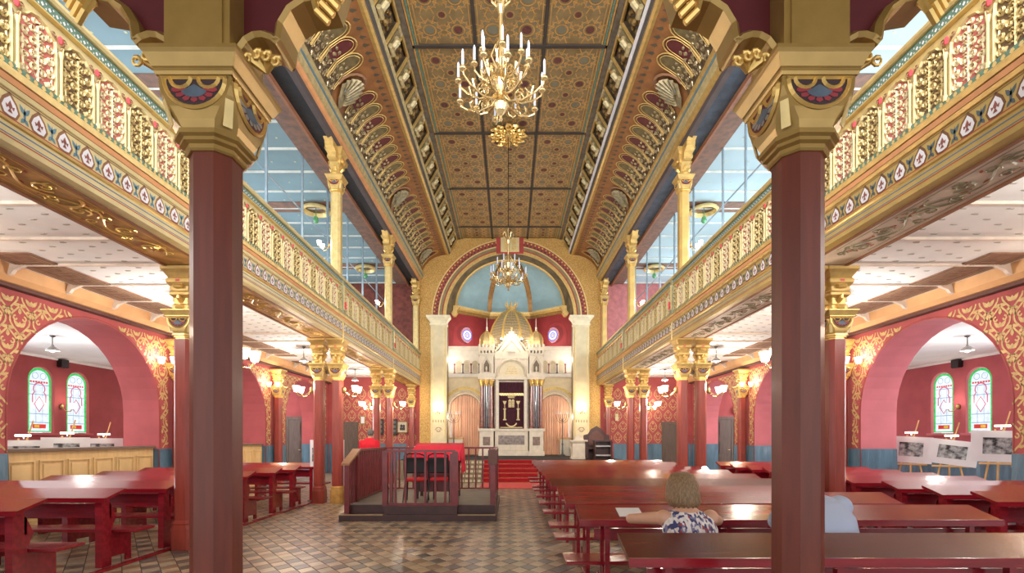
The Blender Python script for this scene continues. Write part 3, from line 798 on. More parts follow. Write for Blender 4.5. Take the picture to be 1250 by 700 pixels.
GOFF = {-1: -.06, 1: -.06}     # the hall is very slightly off the camera axis
lowp = column('cast_iron_column', 0, 3.01, 4.02, COLRED, COLRED, GOLD)
lowo = column('cast_iron_column', 0, 3.01, 4.02, COLRED, OCHRE, GOLD)
upp = {s: column('upper_column', 4.62, 7.60, 8.66, GOLDL if s < 0 else mat('upper_column_gold', (222, 186, 112), .4, .3, .1, 5), GOLDL, GOLD, True) for s in (-1, 1)}
NTH = ['nearest', 'second', 'third', 'last']
for sx in (-1, 1):
    for k, y in enumerate(COLY[:3]):
        for xx, wh in ((4.24, 'nave-side'), (4.69, 'aisle-side')):
            c = dup(lowo if (sx < 0 and k == 1 and xx < 4.5) else lowp, None, (sx*xx, y, 0))
            tag(c, 'red iron column with gilt capital, %s one of the %s pair under the %s gallery' % (wh, NTH[k], SIDE[sx]), 'column', 'paired columns under the galleries')
    c = dup(lowp, None, (sx*4.48, COLY[3]-.05, 0)); tag(c, 'single red column with gilt capital against the end wall under the %s gallery' % SIDE[sx], 'column')
    for k, y in enumerate(COLY):
        yy = y if k < 3 else y-.12
        c = dup(upp[sx], None, (sx*4.27, yy, 0)); tag(c, 'pale gilt upper column on the %s gallery front, %s from the camera' % (SIDE[sx], NTH[k]), 'column', 'upper gallery columns')
for o in (lowp, lowo, upp[-1], upp[1]):
    def kill(o):
        for ch in list(o.children): kill(ch)
        bpy.data.objects.remove(o)
    kill(o)
# engaged wall columns
wc = column('wall_column', 0, 3.01, 4.0, mat('wall_column_paint', (142, 60, 50), .35, 0, .12, 3, coat=.2), COLRED, GOLD, half=.12)
for sx in (-1, 1):
    for k, y in enumerate(COLY[:3]):
        c = dup(wc, None, (sx*8.16, y+.02, 0)); tag(c, 'dark red wall column with gilt double capital between the arches of the %s aisle wall, %s one' % (SIDE[sx], NTH[k]), 'column', 'wall columns between arches')
kill(wc)
# two large columns close to the camera, with cusped arcade brackets above
NY = 2.3725
for sx in (-1, 1):
    xc = -1.428 if sx < 0 else 1.400
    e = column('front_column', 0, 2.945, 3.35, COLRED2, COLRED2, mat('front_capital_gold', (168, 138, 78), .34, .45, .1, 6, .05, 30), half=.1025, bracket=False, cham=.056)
    e.location = (xc, NY, 0)
    tag(e, 'large dark red chamfered column with gilt capital filling the %s foreground' % SIDE[sx], 'column')
    FG = MATS['front_capital_gold']
    mb = MB(); mb.box(-.150, .150, -.150, .150, 3.345, 4.6); mb.box(-.12, .12, -.16, .16, 3.345, 4.6); mb.build('upper_post', FG, e)
    for s in (-1, 1):
        T = lambda x, y, z, s=s: (s*(x-.015), y, z-.085)
        outline = [(.165, 3.44)]+[(.165+.105-.10*cos(radians(a)), 3.47+.105*sin(radians(a))) for a in (0, 25, 50, 75, 95, 120, 140)]+[(.345, 3.545), (.36, 3.56)]+[(.36+.17-.17*cos(radians(a)), 3.57+.18*sin(radians(a))) for a in (20, 45, 70, 90)]+[(.60, 3.76), (.64, 3.90), (.70, 4.05), (.78, 4.2), (.78, 4.6), (.165, 4.6)]
        mb = MB(T=T); mb.prism(outline, -.03, .03, 'y'); w = mb.build('bracket_panel', MAROON, e)
        mb = MB(T=T)
        edge = outline[:-2]; rr_ = []
        for i_, p_ in enumerate(edge):
            a = edge[max(0, i_-1)]; b = edge[min(len(edge)-1, i_+1)]; dx, dz = b[0]-a[0], b[1]-a[1]; l = math.hypot(dx, dz) or 1; nx, nz = -dz/l, dx/l
            rr_.append([(p_[0]-nx*.006, -.085, p_[1]-nz*.006), (p_[0]+nx*.012, -.10, p_[1]+nz*.012), (p_[0]+nx*.034, -.075, p_[1]+nz*.034), (p_[0]+nx*.034, .075, p_[1]+nz*.034), (p_[0]+nx*.012, .10, p_[1]+nz*.012), (p_[0]-nx*.006, .085, p_[1]-nz*.006)])
        mb.rings(rr_)
        mb.build('cusped_rim', FG, w)
        mb = MB(T=T)
        for q in range(6):
            a = radians(20+q*28); mb.tube([(.27, -.02, 3.45), (.27-.05*cos(a), -.06, 3.46+.05*sin(a)), (.27-.08*cos(a), -.03, 3.455+.085*sin(a))], [.012, .022, .008], 6)
        for q in range(4):
            cx_, cz_ = .21+.045*q, 3.47+.02*sin(q*1.3); mb.tube([(cx_+.028*(1-t*.75)*cos(1+7*t), -.07-.02*t, cz_+.03*(1-t*.75)*sin(1+7*t)) for t in [i_/9 for i_ in range(10)]], [.011-.0007*i_ for i_ in range(10)], 6)
        mb.build('leaf_spray', GOLDB, w)
        mb = MB(T=T)
        for q in range(5): mb.tube([(.60+q*.022, -.10, 3.62+q*.035), (.55+q*.022, -.12, 3.66+q*.035), (.53+q*.022, -.10, 3.72+q*.035), (.60, .0, 3.80+q*.02)], .016, 6)
        mb.build('fluted_scroll', GOLDB, w)
mb = MB(); mb.box(-4.0, 4.0, NY-.2, NY+.2, 4.52, 5.0); mb.box(-4.0, 4.0, -3.5, NY-.2, 4.60, 4.80)
rb = mb.build('trim_7', GOLDD); struct(rb)

# ------------------------------------------------------------------ galleries
PER = BAY/13
def filigree(mi):
    T = lambda u, v, h: (-h, u, v)
    w, z0, z1 = .168, 4.70, 5.27
    out = [(-w, z0), (-w, z1-.18)]+[(-w+.0, z1-.14), (-w*.95, z1-.08), (-w*.6, z1-.045), (-w*.45, z1-.01), (0, z1+.015), (w*.45, z1-.01), (w*.6, z1-.045), (w*.95, z1-.08)]+[(w, z1-.18), (w, z0)]
    mb = MB(T=T); mb.patch([(p[0], p[1]) for p in out][::-1], 0)
    p = mb.build('balustrade_panel', PINKP if mi == 0 else DKPANEL)
    g = MB(T=T)
    g.ribbon([(0, z0), (0, z0+.5)], .014, .004, ridge=.014)
    for s in (-1, 1):
        for k, (cu, cv, r, t) in enumerate(((.112, .06, .046, 0), (.04, .115, .042, 1.0), (.112, .17, .046, 1.5), (.04, .225, .042, .6), (.112, .28, .044, .4), (.04, .335, .042, 1.1), (.108, .385, .040, 2), (.045, .44, .038, .3), (.1, .475, .03, 1), (.03, .52, .026, 0))):
            sp = spiral(s*cu, z0+cv, r, (pi if s > 0 else 0)+t*.4*s, 1.25, 11, .2, -s if k % 2 else s)
            g.ribbon(sp, .018, .004, ridge=.018)
            g.ribbon([(0, z0+cv-.07), (s*.03, z0+cv-.045), (s*.05, z0+cv-.05)], .016, .004, ridge=.012)
            g.patch(leaf(s*cu, z0+cv, .035, .022, k+s), .016)
        g.ribbon([(s*.12, z0+.03), (s*.135, z0+.16), (s*.11, z0+.18)], .014, .004, ridge=.012)
        g.ribbon([(s*.135, z0+.2), (s*.12, z0+.3), (s*.14, z0+.33)], .014, .004, ridge=.012)
    stuff(g.build('filigree', FILI if mi == 0 else mat('gilt_filigree', (206, 184, 128), .42, .2, .12, 30), p))
    r = MB(T=T); r.ribbon(out, .018, 0, ridge=.024); r.build('panel_frame', CREAM, p)
    return p
fil = [filigree(0), filigree(1)]
def colonnette():
    mb = MB(); mb.tube([(-.038, 0, 4.68), (-.038, 0, 4.73)], .018, 8); mb.tube([(-.038, 0, 4.73), (-.038, 0, 5.06)], .011, 8); mb.tube([(-.038, 0, 5.06), (-.038, 0, 5.12)], [.012, .022], 8)
    o = mb.build('colonnette', CREAM)
    f = MB(); f.sphere((-.03, 0, 5.235), .026, 6, 5, (.6, 1, 1.5)); f.build('pink_flower', FLOWER, o)
    f = MB(T=lambda u, v, h: (-h-.012, u, v)); 
    for s in (-1, 1): f.ribbon(spiral(s*.05, 5.26, .028, 0, 1, 8, .3, s), .01, .0, ridge=.01); f.ribbon([(s*.012, 5.14), (s*.045, 5.20), (s*.06, 5.24)], .01, .0, ridge=.01)
    f.build('spandrel_scrolls', BROWNP, o)
    return o
cn0 = colonnette()
def rect_prism(mb, pts): mb.prism(pts, 1.2, END, 'y')
for sx in (-1, 1):
    g = empty('gallery', (sx*GX+GOFF[sx], 0, 0)); g.scale = (-sx*-1, 1, 1) if False else (1, 1, 1)
    nm = SIDE[sx]
    tag(g, 'long %s gallery front with filigree balustrade over palmette frieze' % nm, 'gallery')
    M = lambda x, y, z, sx=sx: (sx*x, y, z)     # local x grows away from the nave
    FC = CREAM if sx < 0 else mat('fascia_gold_right', (190, 164, 96), .5, .2, .08, 5)
    mb = MB(T=M); rect_prism(mb, [(0, 4.02), (.12, 4.02), (.12, 4.66), (0, 4.66)]); fa = mb.build('fascia', FC, g)
    mb = MB(T=M); rect_prism(mb, [(-.018, 4.195), (0, 4.185), (0, 4.225), (-.018, 4.215)]); mb.build('thin_moulding', GOLD, fa)
    for pts, m_ in (([(0, 4.45), (-.02, 4.455), (-.035, 4.49), (0, 4.49)], CREAM if sx < 0 else GOLD), ([(0, 4.49), (-.04, 4.495), (-.06, 4.535), (0, 4.54)], ORANGE), ([(0, 4.54), (-.07, 4.545), (-.085, 4.585), (-.07, 4.61), (0, 4.61)], GOLDL if sx < 0 else GOLD)):
        mb = MB(T=M); rect_prism(mb, pts); mb.build('crown_moulding', m_, fa)
    T = lambda u, v, h, sx=sx: (-sx*h, u, v)
    for z, w, m_ in ((4.075, .010, REDL), (4.095, .009, BLUEL), (4.150, .012, BLUEL), (4.235, .010, REDL), (4.435, .010, BROWNP)):
        mb = MB(T=T); mb.ribbon([(1.2, z), (END, z)], w, .002); mb.build('painted_line', m_, fa)
    a_, b_, c_, d_ = MB(T=T), MB(T=T), MB(T=T), MB(T=T)
    sp = BAY/21
    for k in range(88):
        y = 1.3+k*sp
        if y > END-.15: break
        tear = lambda r, cz: [(y, cz+r*1.25), (y-r*.62, cz+r*.55), (y-r*.9, cz-r*.2), (y-r*.6, cz-r*.85), (y, cz-r*.95), (y+r*.6, cz-r*.85), (y+r*.9, cz-r*.2), (y+r*.62, cz+r*.55)]
        a_.patch(tear(.096, 4.325), .002); b_.patch(tear(.074, 4.32), .004)
        c_.patch([(y, 4.375), (y-.018, 4.335), (y, 4.29), (y+.018, 4.335)], .006)
        for s in (-1, 1): c_.patch([(y+s*.008, 4.325), (y+s*.038, 4.335), (y+s*.03, 4.30)], .006)
        c_.patch([(y-.008, 4.30), (y+.008, 4.30), (y+.02, 4.275), (y-.02, 4.275)], .006)
        ym = y+sp/2
        for s in (-1, 1):
            d_.patch(leaf(ym, 4.33, .085, .034, pi/2-s*.55), .003); d_.patch(leaf(ym, 4.30, .06, .03, -pi/2-s*.6), .003)
        d_.patch(leaf(ym, 4.27, .13, .022, pi/2), .003)
    stuff(a_.build('palmette_surrounds', BROWNP if sx < 0 else mat('frieze_brown_right', (112, 78, 52), .6), fa)); stuff(b_.build('palmettes', WHITEP, fa)); stuff(c_.build('palmette_hearts', mat('palmette_heart', (140, 84, 74), .6), fa)); stuff(d_.build('frieze_leaves', TEALP if sx < 0 else mat('frieze_leaf_right', (84, 98, 104), .6), fa))
    # plinth of the balustrade: green strip and pearl border
    mb = MB(T=M); mb.box(-.012, .10, 1.2, END, 4.61, 4.70); pl = mb.build('balustrade_plinth', GREEN, g)
    mb = MB(T=T)
    for k in range(300):
        y = 1.25+k*.0705
        if y > END-.05: break
        mb.patch([(y-.022, 4.665), (y-.01, 4.69), (y+.01, 4.69), (y+.022, 4.665), (y, 4.645)], .016); mb.patch([(y+.025, 4.635), (y+.035, 4.65), (y+.045, 4.635), (y+.035, 4.62)], .016)
    stuff(mb.build('pearl_border', GOLDL, pl))
    mb = MB(T=M); mb.box(.03, .09, 1.2, END, 4.70, 5.40); mb.build('balustrade_ground', CREAM if sx < 0 else GOLDL, g)
    mb = MB(T=M); mb.box(-.0, .10, 1.2, END, 5.37, 5.48); tb = mb.build('top_band', GREEN, g)
    mb = MB(T=T)
    for k in range(300):
        y = 1.25+k*.0705
        if y > END-.05: break
        mb.patch([(y-.016, 5.42), (y, 5.44), (y+.016, 5.42), (y, 5.40)], .003); mb.patch([(y+.027, 5.445), (y+.035, 5.457), (y+.043, 5.445), (y+.035, 5.433)], .003); mb.patch([(y+.027, 5.40), (y+.035, 5.412), (y+.043, 5.40), (y+.035, 5.388)], .003)
    stuff(mb.build('band_dots', WHITEP, tb))
    mb = MB(T=M); rect_prism(mb, [(-.03, 5.48), (-.05, 5.50), (-.05, 5.53), (-.03, 5.55), (.13, 5.55), (.13, 5.48)]); mb.build('handrail', CREAM if sx < 0 else GOLDL, g)
    mb = MB(T=M); rect_prism(mb, [(-.02, 5.355), (-.02, 5.37), (.03, 5.375), (.03, 5.35)]); mb.build('band_moulding', GOLDL, g)
    for k in range(54):
        y = COLY[1]+PER*(k-26)
        if y < 1.4 or y > END-.2: continue
        pier = abs((y-COLY[1])/BAY-round((y-COLY[1])/BAY)) < .02
        yc = y+PER/2
        if yc < END-.2: dup(fil[k % 2], g, (sx*.03-sx*.004, yc, 0), sc=(sx, 1, 1))
        if pier:
            mb = MB(T=M); mb.box(-.03, .06, y-.06, y+.06, 4.62, 5.48); pr = mb.build('pier', mat('pier_grey_green', (150, 150, 120), .5, .1, .2, 8), g)
            mb = MB(T=M); mb.box(-.045, -.03, y-.035, y+.035, 4.75, 5.35); mb.box(-.02, .0, y-.015, y+.015, 4.02, 4.62); mb.build('pier_strip', GOLDL, pr)
            mb = MB(T=M); 
            for q in range(5): mb.sphere((-.07, y+.02*cos(q*2.5), 4.80+.03*q), .03, 6, 4)
            mb.build('pier_flower', FLOWER, pr)
        else:
            dup(cn0, g, (sx*.03, y, 0), sc=(sx, 1, 1))
    # soffit beam with painted and gilt scrollwork
    mb = MB(T=M); mb.box(.12, .74, 1.2, END, 4.03, 4.40); so = mb.build('soffit_beam', SOFG if sx < 0 else SOFW, g)
    mb = MB(T=M); mb.box(.12, .17, 1.2, END, 4.015, 4.03); mb.box(.70, .745, 1.2, END, 4.01, 4.03); mb.build('soffit_edges', mat('soffit_edge_brown', (150, 104, 74), .6), so)
    for bi in range(4):
        yc = 4.2+BAY*bi
        T2 = lambda u, v, h, sx=sx: (sx*(.435+v), u, 4.029-h)
        gd, rd = MB(T=T2), MB(T=T2)
        gd.ribbon([(yc-2.1, -.2), (yc+2.1, -.2)], .014, .002); gd.ribbon([(yc-2.1, .2), (yc+2.1, .2)], .014, .002)
        rnd = random.Random(5)
        for q in range(9):
            y = yc-2.0+q*.5; s = 1 if q % 2 else -1
            gd.ribbon([(y-.25+.5*t, s*.10*sin(pi*t)*1.2) for t in [i/8 for i in range(9)]], .026, .004, ridge=.01)
            gd.ribbon(spiral(y, -s*.05, .11, 0, 1.4, 14, .15, s), .024, .004, ridge=.012)
            gd.ribbon(spiral(y+.2, s*.07, .07, 2, 1.2, 10, .2, -s), .018, .004, ridge=.01)
            for _ in range(9):
                rd.patch(leaf(y+rnd.uniform(-.25, .25), rnd.uniform(-.16, .16), rnd.uniform(.05, .11), .03, rnd.uniform(0, 6)), .003)
        for s in (-1, 1):
            gd.ribbon(arc(yc+s*.75, 0, .16, 90, 270, 10) if s < 0 else arc(yc+s*.75, 0, .16, -90, 90, 10), .04, .006, ridge=.01)
        for q in range(17):
            y = yc-2.0+q*.25; gd.ribbon(spiral(y, (.12 if q % 2 else -.12), .07, q, 1.2, 9, .2, 1 if q % 2 else -1), .018, .003, ridge=.008)
        gd.build('soffit_scrolls', GOLDB if sx < 0 else mat('soffit_olive_scroll', (150, 142, 112), .5, .1), so); stuff(rd.build('soffit_leaves', SOFR, so))
for o in fil+[cn0]: kill(o)

# scaffold poles and braces standing on the galleries
for sx in (-1, 1):
    P = ([10.4, 12.2, 13.9, 15.6, 17.2, 19.0, 20.8, 8.6] if sx < 0 else [10.75, 11.9, 13.8, 15.4, 16.9, 18.5, 20.2, 9.1])
    for k, y in enumerate(sorted(P)):
        mb = MB(); x = sx*5.2
        mb.tube([(x, y, 4.6), (x, y, 8.66)], .035 if sx < 0 else .03, 8); o = mb.build('scaffold_pole', STEEL)
        tag(o, '%s scaffold pole from the camera on the %s gallery, thin bluish steel tube' % (ORD[k], SIDE[sx]), 'pole', 'scaffold poles on the galleries')
        mb = MB(); mb.tube([(x-.0, y, 4.6), (x, y, 4.61)], .09, 8); mb.build('foot_plate', STEEL, o)
        mb = MB(); mb.tube([(x, y, 6.5), (x, y, 6.6)], .05, 8); mb.build('coupler', LMETAL, o)
    for z in (7.35,) :
        mb = MB(); mb.tube([(sx*5.27, 8.3, z), (sx*5.27, 21.0, z)], .02, 6); o = mb.build('scaffold_rail', STEEL); tag(o, 'long horizontal scaffold tube clamped to the poles on the %s gallery' % SIDE[sx], 'pole')

# ------------------------------------------------------------------ nave end wall, arch, apse
mb = MB(T=lambda x, u, z: (u, x, z))
arch_wall(mb, -4.155, 4.155, 0, 11.0, [(0, 2.93, 7.14)], END, END+.8, n=36)
back = struct(mb.build('wall_back', [GWALL, INTR]))
T = lambda u, v, h: (u, END-.002-h, v)
for nm, r0, r1, m_, hh in (('arch_outer_line', 3.60, 3.55, GOLDL, .05), ('arch_dotted_band', 3.55, 3.30, mat('arch_band_red', (150, 66, 58), .6), .03), ('arch_inner_line', 3.30, 3.24, GOLDL, .05), ('arch_green_moulding', 3.24, 3.12, mat('arch_moulding_olive', (140, 124, 90), .5, .2), .07), ('arch_red_line', 3.12, 3.07, REDL, .04), ('arch_gold_edge', 3.07, 2.93, GOLD, .05)):
    mb = MB(T=T); mb.ribbon(arc(0, 7.14, (r0+r1)/2, 0, 180, 40), abs(r0-r1), hh)
    for r in (r0, r1):
        for a, b in zip(arc(0, 7.14, r, 0, 180, 40), arc(0, 7.14, r, 0, 180, 40)[1:]): mb.quad((*a, 0), (*b, 0), (*b, hh), (*a, hh))
    mb.build(nm, m_, back)
mb = MB(T=T); m2 = MB(T=T)
for k in range(60):
    a = pi*(k+.5)/60; r = 3.47 if k % 2 else 3.38
    for q, (rr, tgt) in enumerate(((3.48, mb), (3.37, m2))):
        c = (rr*cos(a), 7.14+rr*sin(a)); s = .045
        tgt.patch([(c[0]+s*cos(a+k2*pi/2+(pi/4 if q else 0)), c[1]+s*sin(a+k2*pi/2+(pi/4 if q else 0))) for k2 in range(4)], .034)
stuff(mb.build('arch_dots', mat('arch_dot_yellow', (220, 186, 96), .5, .2), back)); stuff(m2.build('arch_dots_dark', mat('arch_dot_dark', (60, 44, 44), .6), back))
# keystone panel
mb = MB(T=T); mb.patch([(-.72, 10.1), (.72, 10.1), (.72, 10.79), (-.72, 10.79)], .10); mb.patch([(-.72, 10.1), (.72, 10.1), (.72, 10.1), (-.72, 10.1)], .1)
mb = MB(); mb.box(-.62, .62, END-.13, END, 10.05, 10.79); ks = mb.build('keystone_panel', mat('keystone_red', (170, 62, 56), .6), back)
mb = MB(); mb.box(-.42, .42, END-.17, END-.13, 10.1, 10.75); mb.build('keystone_ground', CREAM, ks)
mb = MB(T=lambda u, v, h: (u, END-.17-h, v))
for s in (-1, 1):
    for v in (10.25, 10.45, 10.62): mb.ribbon(spiral(s*.18, v, .11, 0, 1.3, 10, .2, s), .03, 0, ridge=.03)
mb.tube([(0, .02, 0), (0, .02, .01)], .01) if False else None
mb.build('keystone_scrolls', GOLDB, ks)
# pilasters flanking the arch
def pilaster(sx):
    e = empty('pilaster', (sx*3.24, END, 0))
    tag(e, 'tall cream pilaster %s of the apse arch with moulded capital' % ('left' if sx < 0 else 'right'), 'pilaster')
    mb = MB(); mb.box(-.36, .36, -.28, 0, 1.25, 6.72); mb.box(-.28, .28, -.31, -.28, 1.5, 6.6)
    sh_ = mb.build('shaft', PILW, e)
    mb = MB()
    for k in range(2): mb.box(-.30+.56*k, -.26+.56*k, -.325, -.31, 1.5, 6.6)
    mb.build('shaft_edging', GOLDL, sh_)
    T = lambda u, v, h: (u, -.312-h, v)
    mb = MB(T=T)
    for k in range(5):
        u = -.24+.12*k; mb.patch([(u-.03, 2.35), (u, 2.44), (u+.03, 2.35)]); mb.patch([(u-.02, 2.3), (u+.02, 2.3), (u+.02, 2.33), (u-.02, 2.33)])
    mb.ribbon(spiral(0, 1.95, .16, 0, 1.2, 10), .02); mb.ribbon(spiral(0, 1.95, .16, pi, 1.2, 10, .15, -1), .02); mb.build('stencil_border', BROWNP, sh_)
    mb = MB()
    mb.rings([[(-h, -.02-d, z), (h, -.02-d, z), (h, 0, z), (-h, 0, z)] for h, d, z in ((.36, .28, 6.68), (.40, .32, 6.72), (.40, .32, 6.78), (.37, .29, 6.80), (.42, .34, 6.92), (.52, .44, 7.04), (.54, .46, 7.06), (.54, .46, 7.14))])
    mb.build('capital', mat('pilaster_capital', (232, 222, 190), .5), e)
    mb = MB(); mb.rings([[(-h, -.02-d, z), (h, -.02-d, z), (h, 0, z), (-h, 0, z)] for h, d, z in ((.46, .40, 0), (.46, .40, 1.08), (.52, .45, 1.10), (.52, .45, 1.18), (.40, .34, 1.25))]); mb.build('pedestal', MARBW, e)
    return e
for sx in (-1, 1):
    pilaster(sx)
    mb = MB(); mb.rings([[(sx*4.2-h, END-d, z), (sx*4.2+h, END-d, z), (sx*4.2+h, END, z), (sx*4.2-h, END, z)] for h, d, z in ((.38, .22, 0), (.38, .22, 1.1), (.43, .27, 1.12), (.43, .27, 1.22))])
    o = mb.build('stone_plinth', MARBW); tag(o, 'low white stone plinth at the foot of the gold wall %s of the %s pilaster' % (('left', 'left') if sx < 0 else ('right', 'right')), 'plinth')
# apse shell
AY0, AY1 = END+.8, 25.4
AYS = 23.9; W1 = (3.05, AYS); W2 = (1.10, AY1)
def apse_wall(mb, p, q, z0, z1, hole=None):
    n = 24
    L = math.hypot(q[0]-p[0], q[1]-p[1]); ux, uy = (q[0]-p[0])/L, (q[1]-p[1])/L
    F3 = lambda u, v, d=0: (p[0]+ux*u - uy*d*(-1), p[1]+uy*u+ux*d*(1), v)
    if not hole: mb.quad(F3(0, z0), F3(L, z0), F3(L, z1), F3(0, z1)); return F3
    c, zc, r = hole
    ring = [(c+r*cos(2*pi*k/n), zc+r*sin(2*pi*k/n)) for k in range(n)]
    sq = []
    for k in range(n):
        a = 2*pi*k/n; dx, dz = cos(a), sin(a)
        t = min([((L-c)/dx if dx > 1e-6 else 1e9), (c/-dx if dx < -1e-6 else 1e9), ((z1-zc)/dz if dz > 1e-6 else 1e9), ((zc-z0)/-dz if dz < -1e-6 else 1e9)])
        sq.append((c+dx*t, zc+dz*t))
    for k in range(n):
        k2 = (k+1) % n
        mb.quad(F3(*ring[k]), F3(*ring[k2]), F3(*sq[k2]), F3(*sq[k]))
    for cu in (0, L):
        for cz in (z0, z1):
            ks_ = sorted(range(n), key=lambda k: math.hypot(sq[k][0]-cu, sq[k][1]-cz))[:2]
            mb.poly([F3(cu, cz), F3(*sq[ks_[0]]), F3(*sq[ks_[1]])])
    return F3
mb = MB()
facets = [((-W1[0], W1[1]), (-W2[0], W2[1]), True), ((-W2[0], W2[1]), (W2[0], W2[1]), False), ((W2[0], W2[1]), (W1[0], W1[1]), True)]
frames = []
for p, q, h in facets:
    L = math.hypot(q[0]-p[0], q[1]-p[1])
    c = .96 if p[0] < -2 else L-.96
    F3 = apse_wall(mb, p, q, 0.0, 8.15, (c, 6.80, .46) if h else None)
    if h: frames.append((F3, c))
for s_ in (-1, 1): mb.quad((s_*2.93, END+.79, 0), (s_*W1[0], AYS, 0), (s_*W1[0], AYS, 8.15), (s_*2.93, END+.79, 8.15))
apse = struct(mb.build('wall_apse', APSR))
for i, (F3, c) in enumerate(frames):
    sgn = 1 
    T = lambda u, v, h, F3=F3, c=c: F3(c+u, v, .22-h)
    w = MB(T=T); n = 24
    w.patch(arc(0, 6.80, .38, 0, 345, 23), 0); wn = struct(w.build('window_%d' % (13+i), mat('round_glass_pale', (200, 214, 244), .3, emit=1.5)))
    for r_, ww, m_ in ((.34, .06, mat('round_glass_orange', (220, 130, 90), .3, emit=.8)), (.27, .07, mat('round_glass_violet', (120, 96, 190), .3, emit=1.0)), (.12, .05, mat('round_glass_violet', (0,)*3)), (.05, .04, mat('round_glass_orange', (0,)*3))):
        r2 = MB(T=T); r2.ribbon(arc(0, 6.80, r_, 0, 345, 23), ww, .01, closed=True); r2.build('glass_ring', m_, wn)
    r2 = MB(T=T)
    for k in range(n):
        a, b = 2*pi*k/n, 2*pi*(k+1)/n
        r2.quad((.46*cos(a), 6.80+.46*sin(a), .22), (.46*cos(b), 6.80+.46*sin(b), .22), (.38*cos(b), 6.80+.38*sin(b), 0), (.38*cos(a), 6.80+.38*sin(a), 0))
    r2.build('reveal', mat('apse_reveal', (112, 30, 36), .8), wn)
    r2 = MB(T=T); r2.ribbon([(-.62, 6.3), (-.62, 6.75)]+arc(0, 6.78, .62, 180, 0, 16)+[(.62, 6.75), (.62, 6.3)], .10, .222, ridge=.05); r2.build('surround', APSR, wn)
# apse cornice and half dome with ribs
base = [(-W1[0], AYS), (-W2[0], AY1), (W2[0], AY1), (W1[0], AYS)]
for k, (off, z0, z1, m_) in enumerate(((.16, 7.92, 8.0, GOLD), (.24, 8.0, 8.10, GOLDL), (.10, 7.78, 7.92, mat('apse_frieze_gold', (150, 116, 66), .5, .3, .3, 14)))):
    mb = MB()
    for p, q in zip(base, base[1:]):
        f = lambda t: (t[0]*(1-off/3.0), t[1]-off)
        P, Q = f(p), f(q)
        mb.hexa([(p[0], p[1], z0), (q[0], q[1], z0), (Q[0], Q[1], z0), (P[0], P[1], z0)], [(p[0], p[1], z1), (q[0], q[1], z1), (Q[0], Q[1], z1), (P[0], P[1], z1)])
    mb.build('apse_cornice', m_, apse)
def dome_pt(p, t):   # t 0..1 from the base to the crown
    a = t*pi/2; top = (0, AY0+.1, 10.35)
    return (top[0]+(p[0]-top[0])*cos(a), top[1]+(p[1]-top[1])*cos(a), 8.1+(top[2]-8.1)*sin(a))
mb = MB(); N = 14
for p, q in zip(base, base[1:]):
    for i in range(N): mb.quad(dome_pt(p, i/N), dome_pt(q, i/N), dome_pt(q, (i+1)/N), dome_pt(p, (i+1)/N))
dm = struct(mb.build('ceiling_apse', DOMEB))
mb = MB()
for p in base[1:3]:
    for i in range(N):
        P0, P1 = dome_pt(p, i/N), dome_pt(p, (i+1)/N)
        for s0, s1, dd in ((-.14, .14, .05), (-.06, .06, .1)):
            mb.hexa([(P0[0]+s0, P0[1], P0[2]), (P0[0]+s1, P0[1], P0[2]), (P1[0]+s1, P1[1], P1[2]), (P1[0]+s0, P1[1], P1[2])], [(P0[0]+s0, P0[1]-dd, P0[2]-dd), (P0[0]+s1, P0[1]-dd, P0[2]-dd), (P1[0]+s1, P1[1]-dd, P1[2]-dd), (P1[0]+s0, P1[1]-dd, P1[2]-dd)])
mb.build('dome_ribs', RIBG, dm)
mb = MB()
for fi, (p, q) in enumerate(zip(base, base[1:])):
    for i in range(1, 11):
        for j in range(1, 7):
            u = (j+(.5 if i % 2 else 0))/7
            if u > .95: continue
            A = Vector(dome_pt(p, i/13)).lerp(Vector(dome_pt(q, i/13)), u); B = Vector(dome_pt(p, (i+.3)/13)).lerp(Vector(dome_pt(q, (i+.3)/13)), u)
            up = (B-A).normalized(); rt = (Vector(q+(0,))-Vector(p+(0,))).normalized(); n_ = up.cross(rt).normalized(); n_ = n_ if n_.y < 0 else -n_
            c = A+n_*.012; r = .035
            mb.poly([tuple(c+rt*(r*(1 if k % 2 == 0 else .4))*cos(pi*k/4)+up*(r*(1 if k % 2 == 0 else .4))*sin(pi*k/4)) for k in range(8)])
stuff(mb.build('dome_stars', STARG, dm))
# splayed intrados between the front arch and the dome mouth
mb = MB(); n = 36
fr = [(2.93*cos(pi*k/n), END+.02, 7.14+2.93*sin(pi*k/n)) for k in range(n+1)]
ba = [(2.58*cos(pi*k/n), AY0-.05, 7.80+2.28*sin(pi*k/n)) for k in range(n+1)]
for k in range(n): mb.quad(fr[k], fr[k+1], ba[k+1], ba[k])
mb.build('arch_splay', INTR, back)
mb = MB(); mb.tube(ba, .075, 8); mb.build('dome_mouth_moulding', GOLD, back)
mb = MB(); mb.tube([(x*1.05, y-.12, z+.06) for x, y, z in ba], .04, 8); mb.build('dome_mouth_bead', REDL, back)
for sx in (-1, 1):
    mb = MB(); mb.rings([[(sx*2.62-h, AY0-.25, z), (sx*2.62+h, AY0-.25, z), (sx*2.62+h, AY0, z), (sx*2.62-h, AY0, z)] for h, z in ((.06, 7.35), (.16, 7.5), (.12, 7.58), (.24, 7.75), (.26, 7.85))])
    mb.build('mouth_corbel', GOLD, back)

